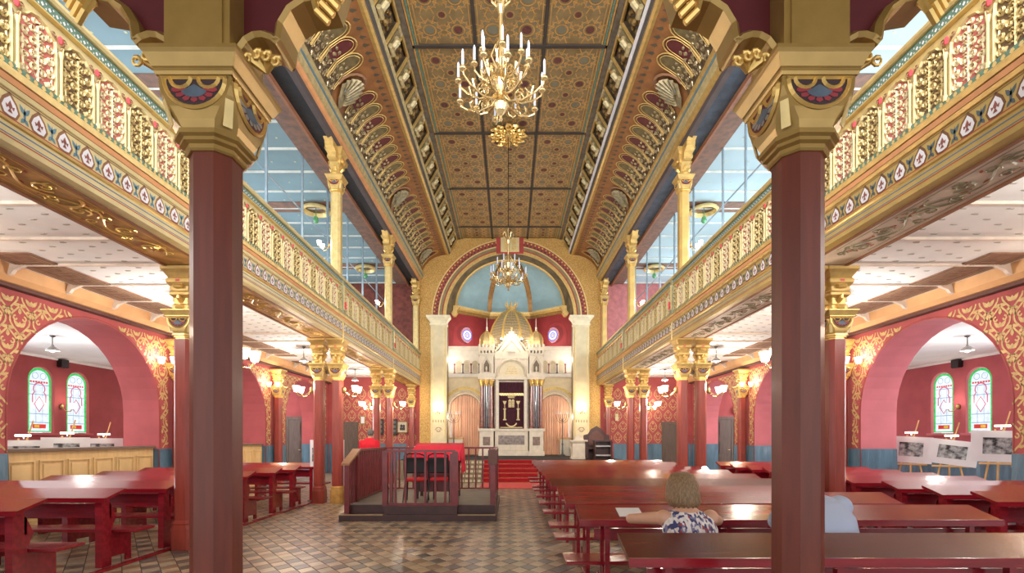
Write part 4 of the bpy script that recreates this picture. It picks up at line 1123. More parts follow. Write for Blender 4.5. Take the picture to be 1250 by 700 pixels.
# ------------------------------------------------------------------ raised platform, steps, carpet
PZ = .76
mb = MB(); mb.box(-4.3, 4.3, 18.55, END, 0, PZ-.01); mb.box(-2.93, 2.93, END, 25.3, 0, PZ-.01)
pf = struct(mb.build('floor_platform', mat('platform_stone', (128, 112, 90), .6, 0, .1, 6)))
mb = MB(); mb.box(-4.28, 4.28, 18.57, END, PZ-.01, PZ); mb.box(-2.9, 2.9, END, 23.3, PZ-.01, PZ); mb.build('platform_carpet', CARPK, pf)
st = empty('altar_steps', (0, 17.3, 0)); tag(st, 'flight of five steps with red runner leading up to the ark platform', 'steps')
for k in range(5):
    z0, z1 = k*PZ/5, (k+1)*PZ/5; y0 = k*.25
    mb = MB(); mb.box(-1.95, 1.95, y0, 1.245, z0, z1-.001); s_ = mb.build('step', mat('step_tan', (128, 110, 84), .6, 0, .1, 6), st)
    mb = MB()
    for q in range(26):
        x = -1.9+q*.15
        if x > -.98 and x < .98: continue
        mb.box(x, x+.105, y0-.006, y0, z0+.03, z1-.03)
    mb.build('mosaic_riser', mat('mosaic_cream', (206, 194, 160), .5, 0, .1, 20), s_)
    mb = MB(); mb.box(-.97, 1.0, y0-.012, y0+.26, z1-.001, z1+.008); mb.build('carpet_tread', REDCP, s_)
    mb = MB(); mb.box(-.97, 1.0, y0-.014, y0-.002, z0, z1-.002); mb.build('carpet_riser', REDCD, s_)
    mb = MB(); mb.tube([(-.99, y0-.02, z0+.02), (1.02, y0-.02, z0+.02)], .011, 6); mb.build('carpet_rod', BRASS, s_)
mb = MB(); mb.box(-.97, 1.0, 15.3, 17.28, .004, .016); o = mb.build('carpet_runner', PINKC); tag(o, 'faded pinkish red carpet strip on the floor before the altar steps', 'carpet')
# ------------------------------------------------------------------ ark wall
SY = 23.6
Tm = lambda x, u, z: (u, x, z)
for sx in (-1, 1):
    nm = SIDE[sx]
    e = empty('marble_screen', (0, 0, 0)); tag(e, 'white marble screen %s of the ark with curtained arch and small blind arcade' % nm, 'screen')
    mb = MB(T=Tm)
    x0, x1 = sorted((sx*.80, sx*3.02))
    arch_wall(mb, x0, x1, PZ, 4.75, [(sx*2.17, .73, 2.98)], SY, SY+.3, n=20)
    sc = mb.build('wall_panel', [mat('screen_stone', (206, 190, 152), .5, 0, .08, 5), MARBW], e)
    T = lambda u, v, h: (u, SY-h, v)
    mb = MB(T=T)
    for r, w in ((.80, .10), (.90, .05)):
        mb.ribbon([(sx*2.17-r, PZ+.02), (sx*2.17-r, 2.98)]+arc(sx*2.17, 2.98, r, 180, 0, 20)+[(sx*2.17+min(r, .8), 2.98), (sx*2.17+min(r, .8), PZ+.02)], w, .0, ridge=.05)
    mb.build('arch_moulding', MARBW, sc)
    mb = MB(T=T); mb.ribbon(arc(sx*2.17, 2.98, 1.04, 155, 25, 14), .12, .008); 
    mb.build('gold_arch_band', mat('faded_gold_band', (196, 166, 92), .5, .3, .2, 14), sc)
    mb = MB(); mb.box(x0, x1, SY-.06, SY+.3, 4.55, 4.64); mb.box(x0, x1, SY-.10, SY+.3, 4.64, 4.70); mb.box(x0, x1, SY, SY+.3, 4.70, 5.85); mb.box(x0, x1, SY-.08, SY+.3, 5.85, 5.93); mb.box(x0, x1, SY-.14, SY+.3, 5.93, 6.02)
    up = mb.build('upper_stage', mat('screen_white', (222, 216, 204), .45, 0, .06, 5), e)
    for k in range(4):
        xc = sx*(1.28+k*.40)
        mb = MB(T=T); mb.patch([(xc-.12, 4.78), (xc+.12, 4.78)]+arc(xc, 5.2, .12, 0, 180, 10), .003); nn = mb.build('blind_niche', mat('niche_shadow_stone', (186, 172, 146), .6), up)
        mb = MB(T=T); mb.ribbon([(xc-.15, 5.2)]+arc(xc, 5.2, .15, 180, 0, 10), .05, .01, ridge=.03); mb.build('niche_arch', MARBW, nn)
        mb = MB(); mb.lathe((xc+sx*.2, SY-.05, 4.72), [(.05, 0), (.05, .04), (.032, .06), (.03, .38), (.05, .42), (.055, .47)], 8); mb.build('colonnette', MARBR if k % 2 else MARBD, nn)
    # curtain with vertical folds, bunched at the top
    mb = MB(); mb.smooth = True; g = []
    nu, nv = 110, 14; cx = sx*2.17
    for i in range(nu+1):
        u = -1+2*i/nu; col_ = []
        zt = 2.98+.70*sqrt(max(0, 1-(u*.98)**2))
        for j in range(nv+1):
            t = j/nv; z = zt+(PZ+.03-zt)*t
            am = .035+.035*t; ph = u*40+sin(u*7)*1.5
            x = cx+u*(.71-.02*sin(t*pi))+.012*sin(ph*1.7)*t; y = SY+.12+am*sin(ph)+.015*sin(ph*2.3+1)
            col_.append(mb.V((x, y, z)))
        g.append(col_)
    for i in range(nu):
        for j in range(nv): mb.F([g[i][j], g[i+1][j], g[i+1][j+1], g[i][j+1]])
    c = mb.build('curtain', CURT); tag(c, 'peach coloured folded curtain filling the arch %s of the ark' % nm, 'curtain')
# ---- the ark
e = empty('torah_ark', (0, 22.95, PZ)); tag(e, 'white marble ark shrine with onion dome, twin turrets and dark columns', 'ark')
AX = 0.07
P_ = lambda x, y, z: (AX+x, y, z-PZ)
def A(name, m, parent=e): return name, m, parent
mb = MB(T=P_); mb.box(-.82, .82, 0.05, .9, PZ, PZ+.24); mb.bevbox(-.78, .78, 0.10, .9, PZ+.24, 1.98, .02); mb.box(-.84, .84, .03, .9, 1.93, 2.02); ba_ = mb.build('base', MARBW, e)
mb = MB(T=P_); mb.box(-.62, .62, .085, .10, 1.28, 1.72); mb.build('grey_inset', MARBG, ba_)
mb = MB(T=P_); mb.box(-.80, -.60, .10, .9, 2.02, 4.4); mb.box(.60, .80, .10, .9, 2.02, 4.4); mb.box(-.6, .6, .45, .9, 2.02, 4.4); bd = mb.build('door_surround', MARBW, e)
for s in (-1, 1): mb = MB(T=P_); mb.tube([(s*.78, .08, 2.05), (s*.78, .08, 4.35)], .035, 8); mb.build('slender_shaft', MARBG, bd)
mb = MB(T=P_); mb.box(-.84, .84, .04, .9, 4.36, 4.46); mb.box(-.80, .80, .08, .9, 4.46, 5.45)
fr_ = mb.build('frieze_block', MARBW, e)
T = lambda u, v, h: (AX+u, .08-h, v-PZ)
mb = MB(T=T); mb.patch([(-.6, 4.50), (.6, 4.50)]+arc(0, 4.62, .6, 0, 180, 16), .004); tp = mb.build('tympanum', mat('tympanum_cream', (232, 218, 184), .5, 0, .05, 8), fr_)
mb = MB(T=T); mb.ribbon([(-.68, 4.50), (-.68, 4.62)]+arc(0, 4.62, .68, 180, 0, 20)+[(.68, 4.62), (.68, 4.50)], .12, .01, ridge=.06); mb.ribbon(arc(0, 4.62, .6, 178, 2, 20), .03, .01, ridge=.03); mb.build('tympanum_arch', MARBW, tp)
mb = MB(T=T)
for r_i, zz in enumerate((4.62, 4.72, 4.82, 4.92)):
    rr = random.Random(r_i); x = -.30+.05*r_i
    while x < .30-.05*r_i:
        w = rr.uniform(.025, .045); mb.patch([(x, zz), (x+w*.3, zz), (x+w*.3, zz+.05), (x, zz+.05)], .008); mb.patch([(x, zz+.04), (x+w, zz+.04), (x+w, zz+.055), (x, zz+.055)], .008); mb.patch([(x+w*.7, zz), (x+w, zz), (x+w, zz+.05), (x+w*.7, zz+.05)], .008) if rr.random() > .4 else None
        x += w+.02
stuff(mb.build('gold_inscription', mat('inscription_gold', (206, 170, 70), .4, .4), tp))
# crenellated gable
mb = MB(T=P_); mb.prism([(-1.02, 5.45), (1.02, 5.45), (1.02, 5.62), (.62, 5.72), (0, 6.62), (-.62, 5.72), (-1.02, 5.62)], .10, .75, 'y'); ga = mb.build('gable', MARBW, fr_)
mb = MB(T=T)
mb.ribbon([(-.80, 5.66), (0, 6.66), (.80, 5.66)], .12, -.02, ridge=.09)
for k in range(9):
    t = k/8; 
    for s in (-1, 1): mb.sphere((s*(.78*(1-t)), 5.74+.98*t, .0), .05, 6, 4)
mb.ribbon([(-.42, 5.72), (0, 6.2), (.42, 5.72)], .05, -.01, ridge=.05)
mb.build('gable_moulding', mat('ark_white', (238, 230, 214), .4, 0, .04, 6), ga)
mb = MB(T=T); mb.sphere((0, 6.80, -.05), .06, 8, 6); mb.tube([(0, 6.62, -.05), (0, 6.76, -.05)], .02, 6); mb.build('gable_finial', GOLDL, ga)
mb = MB(T=P_); mb.box(-.18, .18, .0, .1, 5.66, 5.76); mb.build('gable_corbel', MARBW, ga)
mb = MB(T=T)
for k in range(10):
    u = -.72+k*.16; mb.ribbon(arc(u, 5.30, .06, 180, 0, 6), .025, .0, ridge=.03)
mb.build('corbel_table', MARBW, fr_)
# turrets over the paired dark columns
for s in (-1, 1):
    X = s*1.17
    Q = lambda x, y, z, X=X: (AX+X+x, y, z-PZ)
    mb = MB(T=Q); mb.box(-.38, .38, -.10, .75, PZ, PZ+.2); mb.box(-.33, .33, -.05, .75, PZ+.2, 1.92); mb.box(-.40, .40, -.12, .75, 1.92, 2.04); pd = mb.build('pedestal', MARBW, e)
    mb = MB(T=Q); mb.box(-.17, .17, -.062, -.05, 1.25, 1.65); mb.build('brown_inset', mat('brown_marble', (134, 108, 92), .4, 0, .3, 10), pd)
    mb = MB(T=Q); mb.box(-.30, .30, .16, .75, 2.04, 4.35); mb.build('turret_back', MARBR, e)
    for (cx, cy, r, m_) in ((-.22, .06, .085, MARBR), (0, -.02, .075, mat('grey_black_marble', (74, 74, 80), .15, 0, .3, 8, coat=.6)), (.22, .06, .085, MARBR)):
        mb = MB(T=Q); mb.lathe((cx, cy, 2.04), [(r*1.4, 0), (r*1.4, .05), (r*1.05, .1), (r, .12), (r, 2.0)], 10); cl = mb.build('dark_column', m_, e)
        mb = MB(T=Q); mb.lathe((cx, cy, 4.04), [(r, 0), (r*1.2, .03), (r*1.05, .08), (r*1.7, .24), (r*1.9, .31)], 8); mb.build('gilt_capital', GOLDB, cl)
    mb = MB(T=Q); mb.box(-.40, .40, -.14, .75, 4.35, 4.45); mb.box(-.44, .44, -.18, .75, 4.45, 4.62); mb.box(-.33, .33, -.06, .75, 4.62, 5.55)
    mb.box(-.37, .37, -.10, .75, 5.50, 5.58)
    for k in range(5): mb.box(-.36+k*.155, -.28+k*.155, -.12, -.06, 5.58, 5.70)
    mb.box(-.38, .38, -.12, .75, 5.70, 5.86); tu = mb.build('turret', MARBW, e)
    mb = MB(T=Q)
    for k in range(5): mb.lathe((-.33+k*.165, -.08, 5.86), [(.05, 0), (.055, .08), (.065, .1), (.01, .17)], 6)
    mb.build('crenellation', mat('ark_white', (0,)*3), tu)
    T3 = lambda u, v, h, X=X: (AX+X+u, -.06-h, v-PZ)
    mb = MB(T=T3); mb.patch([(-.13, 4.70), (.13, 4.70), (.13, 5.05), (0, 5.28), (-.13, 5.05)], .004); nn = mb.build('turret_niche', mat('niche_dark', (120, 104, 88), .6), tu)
    mb = MB(T=T3); mb.ribbon([(-.2, 4.66), (-.2, 5.05), (0, 5.42), (.2, 5.05), (.2, 4.66)], .06, .0, ridge=.05); mb.lathe((0, 4.68, .04), [(.05, 0), (.05, .02)], 6)
    for u in (-.17, .17): mb.ribbon([(u, 4.66), (u, 5.05)], .05, .0, ridge=.05)
    mb.sphere((0, 4.85, .06), .06, 8, 6, (.8, 2.0, .6)); mb.build('niche_frame', MARBW, nn)
    # small onion cupola
    mb = MB(T=Q); mb.lathe((0, .25, 5.86), [(.30, 0), (.33, .14), (.345, .30), (.33, .46), (.27, .60), (.17, .72), (.07, .80), (.03, .86)], 8, ph=pi/8); cu = mb.build('cupola', mat('cupola_gilt', (214, 186, 134), .4, .35, .12, 20), e)
    mb = MB(T=Q)
    for k in range(8):
        a = pi/8+pi*k/4; mb.tube([(cos(a)*r*1.02, .25+sin(a)*r*1.02, 5.86+z) for r, z in ((.30, 0), (.33, .14), (.345, .30), (.33, .46), (.27, .60), (.17, .72), (.07, .80))], .018, 5)
    mb.build('cupola_ribs', GOLDB, cu)
    mb = MB(T=Q); mb.lathe((0, .25, 6.68), [(.03, 0), (.06, .05), (.03, .1), (.05, .16), (.02, .22), (.015, .5), (.005, .65)], 8); mb.build('spire', mat('ark_white', (0,)*3), cu)
# great dome
prof = [(1.05, 0), (1.10, .25), (1.11, .5), (1.06, .8), (.96, 1.1), (.80, 1.4), (.60, 1.66), (.38, 1.84), (.2, 1.92)]
mb = MB(T=lambda x, y, z: (AX+x, 1.25+y, z-PZ)); mb.lathe((0, 0, 5.95), prof, 8, ph=pi/8)
do = mb.build('great_dome', mat('dome_scale_grey', (172, 156, 128), .4, .3, .15, 14), e)
mb = MB(T=lambda x, y, z: (AX+x, 1.25+y, z-PZ))
for k in range(8):
    a = pi/8+pi*k/4; mb.tube([(cos(a)*r*1.01, sin(a)*r*1.01, 5.95+z) for r, z in prof], [.055]*9, 6)
mb.build('dome_ribs', GOLDB, do)
mb = MB(T=lambda x, y, z: (AX+x, 1.25+y, z-PZ))
for k in range(8):
    a0, a1 = pi/8+pi*k/4, pi/8+pi*(k+1)/4
    if sin((a0+a1)/2) > .3: continue
    for j in range(15):
        t = (j+.5)/16*(len(prof)-1.5); i = int(t); f = t-i
        r = prof[i][0]*(1-f)+prof[i+1][0]*f; z = prof[i][1]*(1-f)+prof[i+1][1]*f
        p, q = Vector((r*cos(a0), r*sin(a0), 5.95+z)), Vector((r*cos(a1), r*sin(a1), 5.95+z))
        nn = max(2, int(10*r)); 
        for s in range(nn):
            u = (s+(.5 if j % 2 else .15))/nn
            c = p.lerp(q, u)*1.0; n_ = Vector((cos((a0+a1)/2), sin((a0+a1)/2), .25)).normalized(); rt = (q-p).normalized(); up = n_.cross(rt)
            c = c+n_*.01; w = .032
            mb.poly([tuple(c-rt*w), tuple(c-up*w*1.2+n_*.02), tuple(c+rt*w), tuple(c+up*w*1.2+n_*.0)])
stuff(mb.build('dome_scales', GOLDL, do))
mb = MB(T=lambda x, y, z: (AX+x, 1.25+y, z-PZ)); mb.lathe((0, 0, 7.86), [(.20, 0), (.24, .05), (.2, .12), (.26, .2), (.22, .26)], 10)
for k in range(8): mb.tube([(.2*cos(pi*k/4), .2*sin(pi*k/4), 8.08), (.30*cos(pi*k/4), .30*sin(pi*k/4), 8.22), (.26*cos(pi*k/4), .26*sin(pi*k/4), 8.34)], [.05, .035, .015], 5)
mb.build('dome_crown', GOLDL, do)
# embroidered ark curtain
vy = 22.95+.30
mb = MB(); mb.smooth = True; g = []
for i in range(41):
    u = -.58+1.16*i/40
    g.append([mb.V((AX+u, vy-.012*sin(i*1.3)-.01*(j > 0), 2.06+2.20*j/8)) for j in range(9)])
for i in range(40):
    for j in range(8): mb.F([g[i][j], g[i+1][j], g[i+1][j+1], g[i][j+1]])
c = mb.build('ark_curtain', VELV); tag(c, 'dark purple velvet ark curtain embroidered with tablets and two columns', 'curtain')
mb = MB(T=lambda u, v, h: (AX+u, vy-.03-h, v)); mb.ribbon([(-.58+.029*k, 3.66+.035*(k % 4 in (1, 2))) for k in range(41)], .10, 0); mb.build('gold_fringe', GOLDL, c)
mb = MB(T=lambda u, v, h: (AX+u, vy-.035-h, v))
for s in (-1, 1):
    mb.ribbon([(s*.32, 2.5), (s*.32, 2.95)], .08, 0); mb.ribbon([(s*.24, 2.47), (s*.40, 2.47)], .06, 0); mb.ribbon([(s*.25, 2.98), (s*.39, 2.98)], .06, 0)
    mb.ribbon([(s*.32, 3.02), (s*.32, 3.2)], .03, 0); mb.patch([(s*.42, 3.36), (s*.22, 3.36), (s*.29, 3.2), (s*.35, 3.2)], 0)
    mb.patch([(s*.01, 3.06), (s*.14, 3.06), (s*.14, 3.40), (s*.075, 3.45), (s*.01, 3.40)], 0)
    mb.ribbon(spiral(s*.1, 3.58, .09, 0, 1.1, 10, .3, s), .03, 0)
mb.patch([(-.16, 3.50), (.16, 3.50), (.12, 3.60), (-.12, 3.60)], 0); mb.ribbon(arc(0, 3.6, .12, 0, 180, 8), .04, 0)
mb.ribbon(arc(0, 2.42, .27, 205, 335, 12), .06, 0); mb.ribbon([(-.53, 2.1), (.53, 2.1)], .04, 0)
mb.build('gold_embroidery', mat('embroidery', (206, 186, 134), .5, .2), c)
mb = MB(T=lambda u, v, h: (AX+u, vy-.045-h, v))
for s in (-1, 1):
    for k in range(5): mb.ribbon([(s*.03, 3.11+k*.06), (s*.12, 3.11+k*.06)], .016, 0)
mb.build('tablet_lines', VELV, c)
# wall lamps on the pilasters and spot lamps above the ark
def sconce(name, x, y, z, dx, dy, label, group=None, power=16, big=1.0, color=(1, .86, .70), nshade=2, spread=.15):
    e = empty(name, (x, y, z)); tag(e, label, 'wall lamp', group); e.scale = (big, big, big)
    n = Vector((dx, dy, 0)); s_ = Vector((-dy, dx, 0))
    mb = MB(); mb.sphere((n.x*.02, n.y*.02, 0), .055, 8, 6, (1, 1, 1.6)); mb.build('backplate', GOLDD, e)
    for k in range(nshade):
        o = (k-(nshade-1)/2)*2*spread
        c = n*.34+s_*o
        mb = MB(); mb.tube([(n.x*.03, n.y*.03, -.02), tuple(n*.15+s_*o*.5+Vector((0, 0, -.14))), tuple(n*.28+s_*o+Vector((0, 0, -.15))), tuple(c+Vector((0, 0, -.06)))], .013, 6); ar = mb.build('arm', BRASS, e)
        mb = MB(); mb.lathe(tuple(c), [(.03, -.06), (.05, -.05), (.062, .0), (.085, .09)], 10); mb.build('glass_shade', LGLASS, ar)
    point(name+'_light', (n.x*.42, n.y*.42, .12), power, color, .10, e)
    return e
for sx in (-1, 1):
    sconce('wall_lamp', sx*3.24, END-.33, 2.83, 0, -1, 'small lit wall lamp on the %s cream pilaster beside the ark' % SIDE[sx], power=34, color=(1, .74, .42), spread=.10)
    e2 = empty('spot_lamp', (AX+sx*.47, 22.9, 6.2)); tag(e2, 'small bright lamp on the %s slope of the ark gable' % SIDE[sx], 'lamp')
    mb = MB(); mb.lathe((0, 0, 0), [(.03, -.08), (.06, -.03), (.06, .03)], 8); mb.build('housing', LMETAL, e2)
    mb = MB(); mb.sphere((0, -.0, .05), .05, 8, 6); mb.build('bulb', BULB, e2)
    point('spot_lamp_light', (0, -.35, .15), 19, (1, .86, .66), .06, e2)
    point('ark_fill_lamp', (sx*1.9, 22.9, 1.3), 0.0, (1, .8, .6), .1) if False else None
# added unseen fill lights that brighten the half dome and the ark
for sx in (-1, 1):
    point('apse_dome_fill', (sx*1.7, 23.78, 6.35), 42, (1, .93, .84), .12)
    point('arch_jamb_fill', (sx*2.82, 23.0, 5.3), 20, (1, .88, .70), .08)
    point('arch_jamb_fill', (sx*2.80, 23.0, 2.6), 16, (1, .88, .70), .08)
# ------------------------------------------------------------------ furniture beside the ark
e = empty('throne_chair', (3.48, 19.2, PZ)); tag(e, 'dark wooden high-backed armchair on the platform before the right pilaster', 'chair')
mb = MB(); mb.prism([(-.52, .0), (.52, .0), (.52, .95), (.34, 1.0), (.22, 1.20), (0, 1.32), (-.22, 1.20), (-.34, 1.0), (-.52, .95)], .40, .46, 'y'); mb.build('backrest', THRONE, e)
mb = MB(); mb.prism([(-.30, .55), (.30, .55), (.30, .9), (.12, 1.08), (0, 1.14), (-.12, 1.08), (-.30, .9)], .38, .40, 'y'); mb.build('back_panel', mat('throne_panel', (104, 62, 50), .4, 0, .2, 5), e)
mb = MB(); mb.box(-.48, .48, -.10, .42, .40, .47); mb.build('seat', THRONE, e)
for s in (-1, 1):
    mb = MB(); mb.box(s*.5-.03, s*.5+.03, -.1, .42, .0, .64); mb.bevbox(s*.5-.05, s*.5+.05, -.14, .44, .64, .70, .01); mb.build('arm', THRONE, e)
    for yy in (-.08, .38): mb = MB(); mb.box(s*.44-.03, s*.44+.03, yy-.03, yy+.03, 0, .40); mb.build('leg', THRONE, e)
e = empty('reading_box', (3.55, 18.75, PZ)); tag(e, 'small dark reading desk with grey shelf edges in front of the armchair', 'desk')
mb = MB(); mb.box(-.32, -.28, -.2, .2, 0, .72); mb.box(.28, .32, -.2, .2, 0, .72); mb.box(-.3, .3, .14, .18, 0, .7); mb.build('frame', THRONE, e)
mb = MB(); mb.box(-.34, .34, -.22, .22, .70, .76); mb.build('top', THRONE, e)
for z in (.15, .5): mb = MB(); mb.box(-.28, .28, -.2, .14, z, z+.05); mb.build('shelf', mat('shelf_grey', (170, 168, 170), .5), e)
e = empty('stone_stand', (2.72, 19.4, PZ)); tag(e, 'white square stone stand on the platform left of the armchair', 'stand')
mb = MB(); mb.sqring((0, 0, 0), [(.30, 0, .01), (.30, .08), (.26, .1), (.26, .62), (.31, .68), (.33, .70), (.33, .76)], ch=.01); mb.build('body', MARBW, e)
mb = MB(); mb.sqring((0, 0, .76), [(.2, 0, .01), (.16, .1), (.05, .2)], ch=.01); mb.build('cap', MARBW, e)
for sx in (-1, 1):
    e = empty('stone_bench', (sx*2.55, 23.0, PZ)); tag(e, 'pale stone ledge with scrolled side at the foot of the %s curtained arch' % SIDE[sx], 'ledge')
    mb = MB(); mb.box(-.32, .32, -.18, .2, 0, .78) if sx < 0 else mb.box(-.2, .32, -.18, .2, 0, .78); mb.build('body', MARBW, e)
    mb = MB(); mb.box(-.35, .35, -.22, .22, .78, .86); mb.build('ledge_top', mat('ledge_ochre', (214, 166, 104), .5), e)
for sx in (-1, 1):
    e = empty('candelabrum', (sx*2.62 if sx < 0 else 2.45, 22.75, PZ+.86 if False else PZ)); 
    tag(e, 'tall dark branched candelabrum standing %s of the %s curtain' % (('left', 'left') if sx < 0 else ('right', 'right')), 'candelabrum')
    mb = MB(); mb.lathe((0, 0, 0), [(.16, 0), (.14, .04), (.04, .1), (.03, .5), (.05, .55), (.025, .6), (.022, 1.6), (.05, 1.65), (.02, 1.7), (.02, 1.95)], 10); mb.build('stem', LMETAL, e)
    for k in range(1, 4):
        for s in (-1, 1):
            mb = MB(); r = .10*k; mb.tube([(0, 0, 1.62-.03*k)]+[(s*r*sin(radians(a)), 0, 1.85-(r+.06)*cos(radians(a))*.9) for a in (20, 50, 90)]+[(s*r, 0, 1.95)], .012, 6); a_ = mb.build('branch', LMETAL, e)
            mb = MB(); mb.lathe((s*r, 0, 1.95), [(.01, 0), (.03, .02), (.035, .04), (.014, .045), (.014, .13), (.003, .14)], 6); mb.build('candle', CANDLE, a_)
# pictures on the aisle end wall and clock
def framed(name, x, y, z, w, h, fm, im, label, lines=0):
    e = empty(name, (x, y, z)); tag(e, label, 'picture')
    mb = MB(); 
    for (a, b, c, d) in ((-w/2, w/2, h/2-.05, h/2), (-w/2, w/2, -h/2, -h/2+.05), (-w/2, -w/2+.05, -h/2, h/2), (w/2-.05, w/2, -h/2, h/2)): mb.box(a, b, -.05, 0, c, d)
    mb.build('frame', fm, e)
    mb = MB(); mb.box(-w/2+.05, w/2-.05, -.02, 0, -h/2+.05, h/2-.05); p = mb.build('picture_ground', im, e)
    return e, p
GR1 = mat('plaque_dark', (38, 42, 46), .4); GR2 = mat('photo_pale', (196, 184, 158), .5)
for k, x in enumerate((-5.95, -5.32)): 
    e, p = framed('plaque', x, END-.03, 2.1, .30, .72, GR1, GR1, 'dark memorial plaque on the end wall of the left aisle, %s one' % ('left' if k == 0 else 'right'))
    mb = MB()
    for q in range(3): mb.box(-.08, .08, -.03, -.02, -.24+q*.2, -.12+q*.2)
    mb.build('plaque_text_block', mat('plaque_grey', (96, 100, 100), .5), p)
e, p = framed('framed_photograph', -4.93, END-.03, 2.1, .50, .56, mat('frame_gold_brown', (140, 108, 66), .4, .3), GR2, 'gilt framed portrait photograph on the left aisle end wall next to the plaques')
mb = MB(); mb.sphere((-.05, -.02, .05), .06, 8, 6, (1, .2, 1.2)); mb.sphere((.06, -.02, .04), .06, 8, 6, (1, .2, 1.2)); mb.box(-.12, .12, -.03, -.02, -.15, -.02); mb.build('portrait', mat('photo_dark', (60, 56, 52), .5), p)
e = empty('notice_frame', (-6.75, END-.03, 2.42)); tag(e, 'small pale notice in a frame above the left aisle door', 'notice'); mb = MB(); mb.box(-.12, .12, -.03, 0, -.2, .2); mb.build('frame', GOLDD, e); mb = MB(); mb.box(-.08, .08, -.035, -.03, -.15, .15); mb.build('sheet', MATBOARD, e)
e = empty('wall_clock', (10.45, END-.03, 2.86)); tag(e, 'round white wall clock above the grey double door in the right side room', 'clock')
mb = MB(T=lambda x, y, z: (x, -z, y)); mb.lathe((0, 0, 0), [(.2, 0), (.22, .02), (.22, .05), (.18, .05)], 20); mb.build('case', mat('clock_case', (150, 110, 90), .4), e)
mb = MB(T=lambda x, y, z: (x, -z, y)); mb.lathe((0, 0, .05), [(.18, 0), (.18, .004)], 20); mb.build('dial', MATBOARD, e)
mb = MB(); mb.box(-.008, .008, -.062, -.056, 0, .13); mb.box(0, .09, -.062, -.056, -.008, .008); mb.build('hands', BLACK, e)
e = empty('wall_sign', (4.9, 17.05+5.3, 2.55)); tag(e, 'small cream paper sign on the end wall of the right aisle', 'sign'); mb = MB(); mb.box(-.07, .07, -.02, 0, -.16, .16); mb.build('board', mat('sign_cream', (214, 202, 160), .6), e)

# ------------------------------------------------------------------ sconces
for sx in (-1, 1):
    nm = SIDE[sx]
    for k, y in enumerate(COLY[:3]):
        sconce('wall_lamp', sx*4.11, y, 2.78, -sx, 0, 'lit two-shade lamp on the nave side of the %s pair of columns, %s gallery' % (NTH[k], nm), 'column lamps', 32)
        if k > 0: sconce('wall_lamp', sx*4.86, y, 2.78, sx, 0, 'lit two-shade lamp on the aisle side of the %s pair of columns, %s gallery' % (NTH[k], nm), 'column lamps', 48)
    for k, y in enumerate(COLY[:3]): sconce('wall_lamp', sx*8.10, y-.12, 3.42, 0, -1, 'lit two-shade lamp high on the %s wall column of the %s aisle' % (NTH[k], nm), None, (26, 14, 20)[k])
    sconce('wall_lamp', sx*6.4, END-.02, 2.95, 0, -1, 'lit two-shade lamp on the end wall of the %s aisle' % nm, None, 13)
    for k, y in enumerate(COLY[1:3]):
        sconce('gallery_lamp', sx*4.42, y, 6.35, sx, 0, 'lit two-bulb lamp on the back of the %s upper column of the %s gallery' % (NTH[k+1], nm), 'gallery column lamps', 10, color=(1, .9, .75), big=.7)
    sconce('gallery_lamp', sx*7.0, END-.02, 6.3, 0, -1, 'lit two-bulb lamp on the end wall of the %s gallery' % nm, None, 10, color=(1, .9, .75), big=.7)
    sconce('wall_lamp', sx*(ROOMX-.02), 14.75, 2.55, -sx, 0, 'small lit lamp between the two stained windows of the %s side room' % nm, None, 9, nshade=1)
# pendants in the aisles and side rooms
def pendant(x, y, zc, drop, label, power=22, grp='pendant lamps'):
    e = empty('pendant_lamp', (x, y, zc)); tag(e, label, 'pendant lamp', grp)
    mb = MB(); mb.lathe((0, 0, -.05), [(.02, 0), (.05, .02), (.06, .05)], 8); mb.build('ceiling_rose', LMETAL, e)
    mb = MB(); mb.tube([(0, 0, -.02), (0, 0, -drop+.1)], .012, 6); mb.build('rod', LMETAL, e)
    mb = MB(); mb.lathe((0, 0, -drop), [(.13, 0), (.12, .03), (.08, .08), (.03, .11), (.02, .15)], 12, cap=False); mb.build('shade', LSHADE, e)
    mb = MB(); mb.sphere((0, 0, -drop+.01), .05, 8, 6); mb.build('bulb', mat('pendant_bulb', (255, 240, 220), .4, emit=1.5), e)
    point('pendant_light', (0, 0, -drop-.16), power, (1, .94, .86), .1, e)
for sx in (-1, 1):
    for k, y in enumerate((11.4, 19.0)): pendant(sx*10.7, y, 4.0, .36, 'grey shaded pendant lamp on the %s side room ceiling, %s one' % (SIDE[sx], ('near', 'far')[k]), 26)
    for k, y in enumerate((4.2, 9.4, 14.9, 19.8)): pendant(sx*6.3, y, 4.4, .46, 'small grey pendant lamp under the %s aisle ceiling, %s from the front' % (SIDE[sx], ORD[k]), 85)

